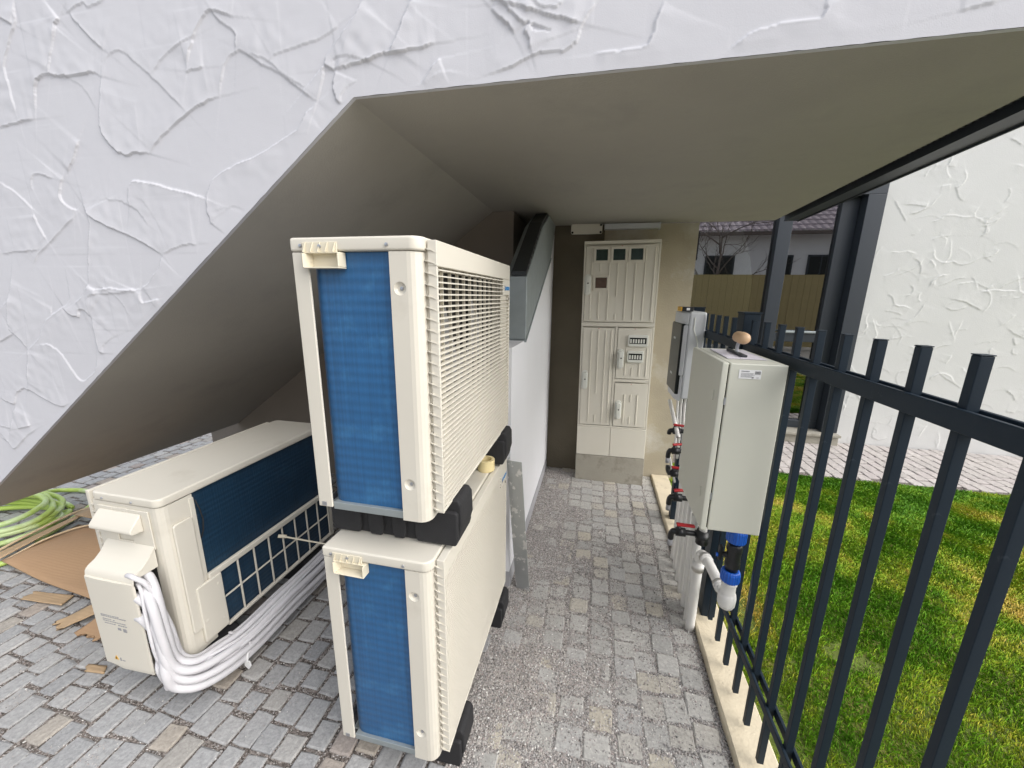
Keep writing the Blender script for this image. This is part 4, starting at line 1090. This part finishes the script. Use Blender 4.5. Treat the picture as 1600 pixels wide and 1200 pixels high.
# ------------------------------------------------------------------ kerb and fence
kb = MB()
n_ = 40
prof = [(.5645, -.05), (.5645, .022), (.571, .030), (.700, .031), (.706, .024), (.706, -.05)]
rk = np.random.default_rng(3)
for i in range(n_ + 1):
    y = .2 + 3.22 * i / n_
    for j_, (x, z) in enumerate(prof): kb.v.append((x + (rk.uniform(-.003, .002) if j_ < 3 else 0), y, z + (rk.uniform(-.002, .0015) if 0 < j_ < 5 else 0)))
for i in range(n_):
    for j_ in range(len(prof) - 1):
        a = i * 6 + j_; kb.f.append((a, a + 1, a + 7, a + 6))
kb.f.append((0, 1, 2, 3, 4, 5)); kb.f.append(tuple(n_ * 6 + k for k in (5, 4, 3, 2, 1, 0)))
o = kb.build("concrete_kerb", M['kerb'], None)
tag(o, "low cream concrete kerb under the dark fence, edging the passage", "kerb")

t = thing("metal_fence", "anthracite metal bar fence between the cobbled passage and the lawn", "fence", (.632, 0, 0))
bp = None
ys = [2.6175 - .122 * k for k in range(19)]
for y in ys:
    if 1.78 < y < 1.90: continue
    if bp is None:
        bp = MB().box(-.010, -.009, .052, .010, .009, 1.5035).build("bar", M['fence'], t, bevel=.0015, loc=(0, y, 0))
        MB().box(-.0108, -.0098, 1.5038, .0108, .0098, 1.5060).build("bar_cap", M['fence'], bp, bevel=.001)
    else:
        o = share(bp, "bar", (0, y, 0), t)
        for c in [c for c in bpy.data.objects if c.parent == bp]: share(c, "bar_cap", (0, 0, 0), o)
for (x0, x1) in ((-.0205, -.0103), (.0103, .0205)):
    MB().box(x0, .30, 1.372, x1, 2.70, 1.412).build("rail", M['fence'], t, bevel=.002)
    MB().box(x0, .30, .262, x1, 2.70, .292).build("rail", M['fence'], t, bevel=.002)
for (y, s) in ((1.84, .04), (2.715, .03)):
    p = MB().box(-.030, y - s, .029, .034, y + s, 1.53).build("post", M['fence'], t, bevel=.003)
    MB().box(-.033, y - s - .003, 1.5302, .037, y + s + .003, 1.537).build("post_cap", M['fence'], p, bevel=.001)

# ------------------------------------------------------------------ grey enclosure on the fence
t = thing("steel_enclosure", "grey steel enclosure hung on the fence, door towards the passage, blue union below", "enclosure", (.40, 1.328, .795))
MB().box(.024, 0, 0, .190, .395, .596).build("body", M['box'], t, bevel=.004)
d = MB().box(0, -.002, -.002, .0195, .397, .598).build("door", M['box'], t, bevel=.004)
MB().box(.0197, .006, .006, .0238, .389, .590).build("door_gasket", M['dark'], t)
for z in (.12, .48): MB().prism(rrect(.05 - .007, z - .02, .05 + .007, z + .02, .006, 3), 'x', -.0022, .0).build("door_lock", M['box'], d, bevel=.001)
for z in (.13, .47): MB().cyl((.0218, -.0005, z - .012), (.0218, -.0005, z + .012), .0035, 8).build("hinge", M['screw'], t)
st = MB().box(.052, -.0012, .548, .116, -.0004, .577).build("label", M['sticker'], t)
pr = MB()
for (z, x0, x1, hh) in ((.5705, .058, .080, .0035), (.5655, .058, .094, .0012), (.5625, .058, .092, .0012), (.5595, .058, .096, .0012), (.5565, .058, .088, .0012), (.5535, .058, .090, .0012), (.572, .098, .112, .0010), (.569, .098, .112, .0010), (.566, .098, .112, .0010)):
    for xq in np.arange(x0, x1, .004): pr.box(xq, -.0018, z, xq + .0031, -.0011, z + hh)
for xq in np.arange(.0975, .1125, .0021): pr.box(xq, -.0018, .5635, xq + .0012, -.0011, .5735)
pr.box(.090, -.0018, .5505, .0955, -.0011, .5555)
pr.build("label_print", M['print'], st)
text("conformity_mark", "CE", .0068, M['print'], st, (.1015, -.0013, .5503), (R(90), 0, 0), .0002)
MB().box(.191, .05, .08, .2105, .07, .16).box(.191, .05, .44, .2105, .07, .52).box(.191, .33, .08, .2105, .35, .16).box(.191, .33, .44, .2105, .35, .52).build("bracket", M['galv'], t)

tr = thing("plaster_trowel", "plasterer's trowel with pale wooden handle lying on top of the grey enclosure", "trowel", (.505, 1.52, 1.3925), (0, 0, R(-2)))
MB().box(-.060, -.10, 0, .060, .15, .0016).build("blade", M['lilac'], tr)
MB().prism([(-.010, -.07), (.010, -.07), (.008, .12), (-.008, .12)], 'z', .0018, .010).build("backbone", M['galv_dark'], tr, bevel=.002)
MB().tube(smooth_path([(0, .02, .008), (0, .020, .03), (0, .004, .052), (0, -.02, .060)], 4), .006, 10).build("tang", M['screw'], tr, smooth=True)
MB().lathe([(.004, -.062), (.014, -.059), (.0200, -.045), (.0215, -.02), (.0200, .005), (.020, .025), (.014, .040), (.006, .043)], (0, 0, .064), 'y', 18).build("wooden_handle", M['wood'], tr, smooth=True)

# ------------------------------------------------------------------ pale plastic distribution box behind the enclosure
t = thing("distribution_box", "pale grey plastic distribution box with smoked window, on the fence behind the enclosure", "distribution box", (.488, 2.39, .985))
MB().prism([(.030, 0), (.121, 0), (.121, .33), (.030, .33)], 'z', .015, .530).build("back_box", M['pale_grey'], t, bevel=.012, seg=3)
fr = MB().prism([(.0, .07), (.012, .018), (.028, .002), (.0285, .328), (.012, .312), (.0, .26)], 'z', .0, .155).prism([(.0, .07), (.012, .018), (.028, .002), (.0285, .328), (.012, .312), (.0, .26)], 'z', .455, .526).prism([(.0, .02), (.028, .002), (.0285, .045), (.0, .045)], 'z', .1555, .4545).prism([(.0, .29), (.0285, .29), (.0285, .328), (.0, .312)], 'z', .1555, .4545).build("front_cover", M['pale_grey'], t, bevel=.006)
fr.location.z = 0.0
wn = MB().box(-.006, .016, .04, .027, .300, .460).build("smoked_window", M['tinted'], t, bevel=.006)
for z in (.14, .36): MB().box(-.0085, .15, z, -.0062, .20, z + .012).build("window_tab", M['pale_grey'], wn)
MB().tube([(.058, -.0015, .50), (.058, -.0015, .43), (.085, -.0015, .36), (.085, -.0015, .20)], .0035, 6).build("cover_seam", M['cabinet_handle'], t)
for yy in (.06, .16, .26):
    MB().tube(smooth_path([(.07, yy, .014), (.072, yy, -.10), (.078, yy - .02, -.25), (.08, yy - .02, -.42)], 4), .008, 8).build("cable_conduit", M['white_pvc'], t, smooth=True)
lv = thing("spirit_level", "small black and yellow spirit level end lying on the pale distribution box", "spirit level", (.498, 2.46, 1.5155))
MB().box(-.012, 0, 0, .050, .10, .026).build("body", M['black_pvc'], lv, bevel=.002)
MB().box(-.020, 0, 0, -.0125, .10, .026).build("end_cap", M['yellow'], lv, bevel=.002)
MB().box(.012, -.001, .006, .030, .0, .020).build("vial", M['sticker'], lv)

# ------------------------------------------------------------------ water pipes below the boxes
wp = thing("water_manifold", "white standpipes with black fittings and red lever valves in front of the fence", "pipework", (.54, 1.75, 0))
def L_(x, y, z): return (x - .54, y - 1.75, z)
for k in range(6):
    y = 1.790 + k * .098; top = .50 + .028 * k
    MB().cyl(L_(.538 + .004 * k, y, .0), L_(.541 + .004 * k, y + .01, top), .0185, 14).build("standpipe", M['white_pvc'], wp, smooth='auto')
vs = [(.44, 1.765, .505), (.462, 1.99, .565), (.482, 2.20, .605), (.495, 2.30, .705), (.50, 2.36, .81)]
for k, (x, y, z) in enumerate(vs):
    ev = (1, 1, -.8, 1, .5)[k]
    sw = (0, .022, -.014, .026, -.02)[k]
    vb = MB().cyl(L_(x - .030, y, z), L_(x + .09, y, z), .013, 12).cyl(L_(x - .012, y, z), L_(x + .030, y, z), .021, 14).cyl(L_(x, y, z), L_(x, y, z + .032), .010, 10).cyl(L_(x + .075, y, z), L_(x + .105, y, z), .0185, 12).build("valve", M['black_pvc'], wp, smooth='auto')
    MB().prism([(L_(x - .012, 0, 0)[0], L_(0, y - .012, 0)[1]), (L_(x + .07, 0, 0)[0], L_(0, y + sw - .010, 0)[1]), (L_(x + .07, 0, 0)[0], L_(0, y + sw + .010, 0)[1]), (L_(x - .012, 0, 0)[0], L_(0, y + .012, 0)[1])], 'z', z + .0325, z + .043).build("lever", M['red'], vb, bevel=.004)
    MB().tube(smooth_path([L_(x - .010, y, z), L_(x - .022, y + .004, z - .003 * ev), L_(x - .028, y + .010, z - .022 * ev), L_(x - .028, y + .014, z - .05 * ev)], 4), .0135, 12).build("elbow", M['black_pvc'], vb, smooth=True)
    if k in (2, 4): continue
    MB().cyl(L_(x - .028, y + .014, z - .051), L_(x - .028, y + .015, z - .085), .012, 10).build("tail_pipe", M['skirting'], vb, smooth='auto')
for (a, b, r_) in (((.502, 2.62, .93), (.505, 2.28, .80), .012), ((.487, 2.42, .66), (.497, 2.20, .55), .006)):
    MB().tube([L_(*a), L_(*b)], r_, 10).build("branch_pipe", M['white_pvc'], wp, smooth='auto')
# tee collar, riser into it and the white crossover
MB().cyl(L_(.543, 1.752, .468), L_(.543, 1.752, .535), .027, 14).cyl(L_(.52, 1.752, .505), L_(.566, 1.752, .505), .016, 12).build("tee", M['black_pvc'], wp, smooth='auto')
MB().cyl(L_(.543, 1.752, .536), L_(.545, 1.752, .72), .018, 14).build("riser", M['white_pvc'], wp, smooth='auto')
wc = thing("waste_connection", "white plastic crossover pipe with black body and blue union nuts under the grey enclosure", "pipe fitting", (.56, 1.45, 0))
def Q_(x, y, z): return (x - .56, y - 1.45, z)
MB().tube(smooth_path([Q_(.537, 1.735, .0), Q_(.537, 1.735, .25), Q_(.538, 1.733, .385), Q_(.541, 1.722, .425), Q_(.546, 1.695, .440), Q_(.552, 1.64, .441), Q_(.562, 1.52, .436), Q_(.565, 1.47, .434)], 6), .0215, 16).build("crossover_pipe", M['white_pvc'], wc, smooth=True)
for a_, b_2 in (((.537, 1.735, .335), (.5375, 1.734, .385)), ((.547, 1.69, .440), (.550, 1.66, .441)), ((.561, 1.53, .4365), (.563, 1.50, .4355))):
    MB().cyl(Q_(*a_), Q_(*b_2), .0262, 16).build("pipe_socket", M['white_pvc'], wc, smooth='auto')
MB().lathe([(.012, .396), (.026, .400), (.032, .415), (.033, .445), (.030, .462), (.026, .466), (.026, .505), (.029, .506), (.029, .514), (.024, .515)], Q_(.567, 1.447, 0), 'z', 20).build("elbow_socket", M['white_pvc'], wc, smooth='auto')
def nut(z0, z1):
    mb = MB()
    ring = lambda r_, z: [(Q_(.567, 1.447, 0)[0] + (r_ + (.0018 if k % 2 else 0)) * math.cos(2 * math.pi * k / 44), Q_(.567, 1.447, 0)[1] + (r_ + (.0018 if k % 2 else 0)) * math.sin(2 * math.pi * k / 44), z) for k in range(44)]
    rs = [(.024, z0), (.030, z0 + .003), (.033, z0 + .008), (.033, z1 - .012), (.030, z1 - .003), (.026, z1)]
    for r_, z in rs: mb.v.extend(ring(r_, z))
    for i in range(len(rs) - 1):
        for k in range(44): a = i * 44 + k; b = i * 44 + (k + 1) % 44; mb.f.append((a, b, b + 44, a + 44))
    mb.f.append(tuple(range(43, -1, -1))); mb.f.append(tuple(5 * 44 + k for k in range(44)))
    return mb.build("union_nut", M['blue'], wc)
nut(.516, .566); nut(.688, .745)
bd = MB().lathe([(.022, .5665), (.023, .580), (.027, .584), (.027, .600), (.0245, .603), (.0245, .648), (.027, .651), (.027, .670), (.024, .674), (.023, .687)], Q_(.567, 1.447, 0), 'z', 20).cyl(Q_(.53, 1.458, .625), Q_(.56, 1.449, .625), .011, 12).build("valve_body", M['black_pvc'], wc, smooth='auto')
MB().box(*Q_(.517, 1.45, .597), *Q_(.5295, 1.466, .660)).build("valve_lever", M['black_pvc'], bd, bevel=.003)
MB().cyl(Q_(.510, 1.459, .617), Q_(.5165, 1.458, .617), .008, 10).build("lever_cap", M['blue'], bd)
MB().cyl(Q_(.567, 1.447, .7455), Q_(.567, 1.447, .794), .022, 16).build("top_tail", M['black_pvc'], wc, smooth='auto')

# ------------------------------------------------------------------ hose and cardboard at the left
hs_ = MB(); pth = []
rh = np.random.default_rng(8)
for k in range(7):
    cxh, cyh = -3.86 + rh.uniform(-.04, .04), 1.52 + rh.uniform(-.04, .04); ra, rb_ = .40 + rh.uniform(-.08, .05), .26 + rh.uniform(-.05, .04); zz = .02 + .022 * k
    for a in range(0, 360, 20):
        aa = R(a + 60); f = a / 360
        pth.append((cxh + ra * math.cos(aa), cyh + rb_ * math.sin(aa), zz + .022 * f + .012 * math.sin(aa * 2 + k)))
pth += [(-3.92, 1.74, .16), (-4.05, 1.86, .08), (-4.10, 1.97, .03), (-3.92, 2.02, .02), (-3.70, 1.95, .02), (-3.57, 1.80, .02), (-3.50, 1.66, .02), (-3.42, 1.50, .022), (-3.30, 1.38, .03), (-3.35, 1.24, .02), (-3.55, 1.15, .02)]
o = hs_.tube(smooth_path(pth, 3), .0165, 10).build("garden_hose", M['hose'], None, smooth=True)
tag(o, "lime green garden hose coiled on the setts beyond the foot of the stair", "hose")

def sheet(name, corners, m, label, cat, nu=22, nv=14, warp=.02, th=.005, ragged=0.0, seed=1, parent=None):
    """warped rectangular sheet between 4 corners (c00, c10, c11, c01)"""
    r = np.random.default_rng(seed)
    c = [np.array(q, float) for q in corners]; V = []; F = []
    for layer in (0, 1):
        for j in range(nv + 1):
            for i in range(nu + 1):
                u, v = i / nu, j / nv
                if ragged and i == nu: u += ragged * (vnoise(np.array([v * 9.0]), np.array([seed * 1.0]), 1.0, seed)[0] - .5)
                p = c[0] * (1 - u) * (1 - v) + c[1] * u * (1 - v) + c[2] * u * v + c[3] * (1 - u) * v
                w_ = warp * (math.sin(3.1 * u + 1.2 * seed) * math.sin(2.3 * v + seed) + .4 * math.sin(7 * u - 4 * v + seed))
                V.append((p[0], p[1], max(.004, p[2] + w_) + th * layer))
    N = (nu + 1) * (nv + 1); k = lambda i, j: j * (nu + 1) + i
    for j in range(nv):
        for i in range(nu):
            F.append((k(i, j), k(i, j + 1), k(i + 1, j + 1), k(i + 1, j))); F.append((N + k(i, j), N + k(i + 1, j), N + k(i + 1, j + 1), N + k(i, j + 1)))
    for i in range(nu): F.append((k(i, 0), k(i + 1, 0), N + k(i + 1, 0), N + k(i, 0))); F.append((k(i, nv), N + k(i, nv), N + k(i + 1, nv), k(i + 1, nv)))
    for j in range(nv): F.append((k(0, j), N + k(0, j), N + k(0, j + 1), k(0, j + 1))); F.append((k(nu, j), k(nu, j + 1), N + k(nu, j + 1), N + k(nu, j)))
    mb = MB(); mb.add(V, F)
    o = mb.build(name, m, parent, smooth=True)
    if label: tag(o, label, cat)
    return o

cd = thing("cardboard_sheet", "large brown corrugated cardboard sheet with pale rim lying left of the shade-darkened coil unit", "cardboard", (-2.8, 1.4, 0))
def K_(*p): return (p[0] + 2.8, p[1] - 1.4, p[2])
sheet("sheet_panel", [K_(-3.30, 1.27, .03), K_(-2.36, 1.17, .05), K_(-2.25, 1.60, .10), K_(-3.30, 1.62, .08)], M['card'], None, None, warp=.018, seed=2, parent=cd)
sheet("folded_flap", [K_(-3.42, 1.30, .045), K_(-3.31, 1.27, .06), K_(-3.30, 1.62, .11), K_(-3.38, 1.74, .09)], M['card_pale'], None, None, nu=8, warp=.008, seed=3, parent=cd)
sheet("back_flap", [K_(-3.36, 1.64, .11), K_(-2.25, 1.61, .135), K_(-2.25, 1.78, .16), K_(-3.36, 1.76, .10)], M['card_pale'], None, None, warp=.010, seed=4, parent=cd)
MB().tube(smooth_path([K_(-3.43, 1.30, .055), K_(-3.42, 1.5, .09), K_(-3.39, 1.75, .105), K_(-3.0, 1.78, .13), K_(-2.3, 1.79, .17)], 5), .008, 6).build("pale_rim", M['card_edge'], cd, smooth=True)
MB().tube(smooth_path([K_(-3.29, 1.28, .048), K_(-3.27, 1.45, .078), K_(-3.15, 1.60, .098), K_(-2.85, 1.62, .11)], 5), .006, 6).build("torn_edge", M['card_edge'], cd, smooth=True)
sheet("cardboard_scrap", [(-2.62, 1.20, .01), (-2.86, 1.18, .006), (-2.86, 1.12, .006), (-2.58, 1.13, .02)], M['card_pale'], "narrow corrugated cardboard strip sticking out left from under the big sheet", "cardboard scrap", warp=.003, ragged=.12, seed=5)
sheet("cardboard_scrap", [(-2.36, 1.18, .06), (-2.50, 1.05, .006), (-2.42, 1.03, .006), (-2.28, 1.14, .05)], M['card_pale'], "torn tan cardboard piece with jagged end on the setts below the big sheet", "cardboard scrap", warp=.008, ragged=.5, seed=6)
sheet("cardboard_scrap", [(-2.27, 1.16, .06), (-2.33, 1.03, .006), (-2.17, 1.03, .006), (-2.19, 1.15, .06)], M['card'], "ribbed brown cardboard strip hanging down beside the valve cover", "cardboard scrap", warp=.006, ragged=.3, seed=7)
sheet("cardboard_scrap", [(-1.98, .945, .004), (-2.06, .935, .004), (-2.05, .905, .004), (-1.95, .915, .004)], M['card_pale'], "tiny cardboard scrap on the setts beside the valve cover's foot", "cardboard scrap", nu=6, nv=4, warp=.001, ragged=.3, seed=9)

# ------------------------------------------------------------------ neighbouring plot behind the camera, mirrored in the window
nb = thing("neighbour_house", "white bungalow with mauve tiled roof, seen mirrored in the garden window", "house", (3.0, -11.0, 0))
MB().box(-9, -6, -.05, 12, 0, 4.7).build("wall", M['nb_wall'], nb)
mb = MB(); nw = 220
for i in range(nw + 1):
    x = -9.8 + 22.4 * i / nw; z = .05 * abs(math.sin(i * math.pi / 3))
    mb.v += [(x, .75, 4.55 + z), (x, -3.0, 6.6 + z)]
for i in range(nw): mb.f.append((2 * i, 2 * i + 2, 2 * i + 3, 2 * i + 1))
rf = mb.build("roof", M['tile_roof'], nb)
for k in range(7):
    MB().box(-9.8, .75 - k * .5 - .02, 4.60 + k * .2733, 12.6, .75 - k * .5, 4.64 + k * .2733).build("tile_course", M['tile_roof'], rf)
MB().box(-9.8, .55, 4.42, 12.6, .75, 4.54).build("eave_board", M['bark'], nb)
for x, ww in ((-3.4, 1.3), (1.9, 1.3), (4.9, .75), (6.25, 1.1)):
    wf = MB().box(x, .002, 1.6, x + ww, .05, 3.6).build("window", M['frame'], nb)
    MB().box(x + .08, .052, 1.68, x + ww / 2 - .03, .055, 3.52).build("pane", M['tinted'], wf)
    MB().box(x + ww / 2 + .03, .052, 1.68, x + ww - .08, .055, 3.52).build("pane", M['tinted'], wf)
tf = thing("board_fence", "tan board fence, seen mirrored in the lower half of the garden window", "fence", (3.0, -5.0, 0))
bdp = None
for k in range(52):
    if bdp is None: bdp = MB().box(-.095, -.012, .02, .095, .012, 2.4).build("board", M['tan_board'], tf, loc=(-4.5, 0, 0))
    else: share(bdp, "board", (-4.5 + k * .196, random.uniform(-.006, .006), 0), tf)
for z in (.4, 1.9): MB().box(-4.7, -.05, z, 5.8, -.014, z + .09).build("rail", M['tan_board'], tf)
tree = thing("bare_tree", "bare leafless tree, seen mirrored in the left garden window", "tree", (4.7, -8.0, 0))
mb = MB()
mb.tube(smooth_path([(0, 0, 0), (.05, .02, 1.2), (-.02, 0, 2.2), (.06, .03, 3.2), (.02, 0, 4.4)], 4), [.09 - .0045 * i for i in range(17)], 8)
mb.build("trunk", M['bark'], tree, smooth=True)
mb = MB(); rb2 = np.random.default_rng(12)
def branch(p, d, L, r_, dep):
    q = [Vector(p)]
    for s in range(4):
        d = (d + Vector(rb2.normal(0, .16, 3)) + Vector((0, 0, .05))).normalized(); q.append(q[-1] + d * L / 4)
    mb.tube(q, [r_ * (1 - .17 * i) for i in range(5)], 5)
    if dep:
        for s in range(3): branch(q[2 + s % 3], (d + Vector(rb2.normal(0, .55, 3))).normalized(), L * .66, r_ * .55, dep - 1)
for k in range(9):
    a = k * 2.4; branch((.02, .01, 1.6 + k * .3), Vector((math.cos(a), math.sin(a), .75)).normalized(), 1.5, .032, 3)
mb.build("crown", M['bark'], tree, smooth=True)
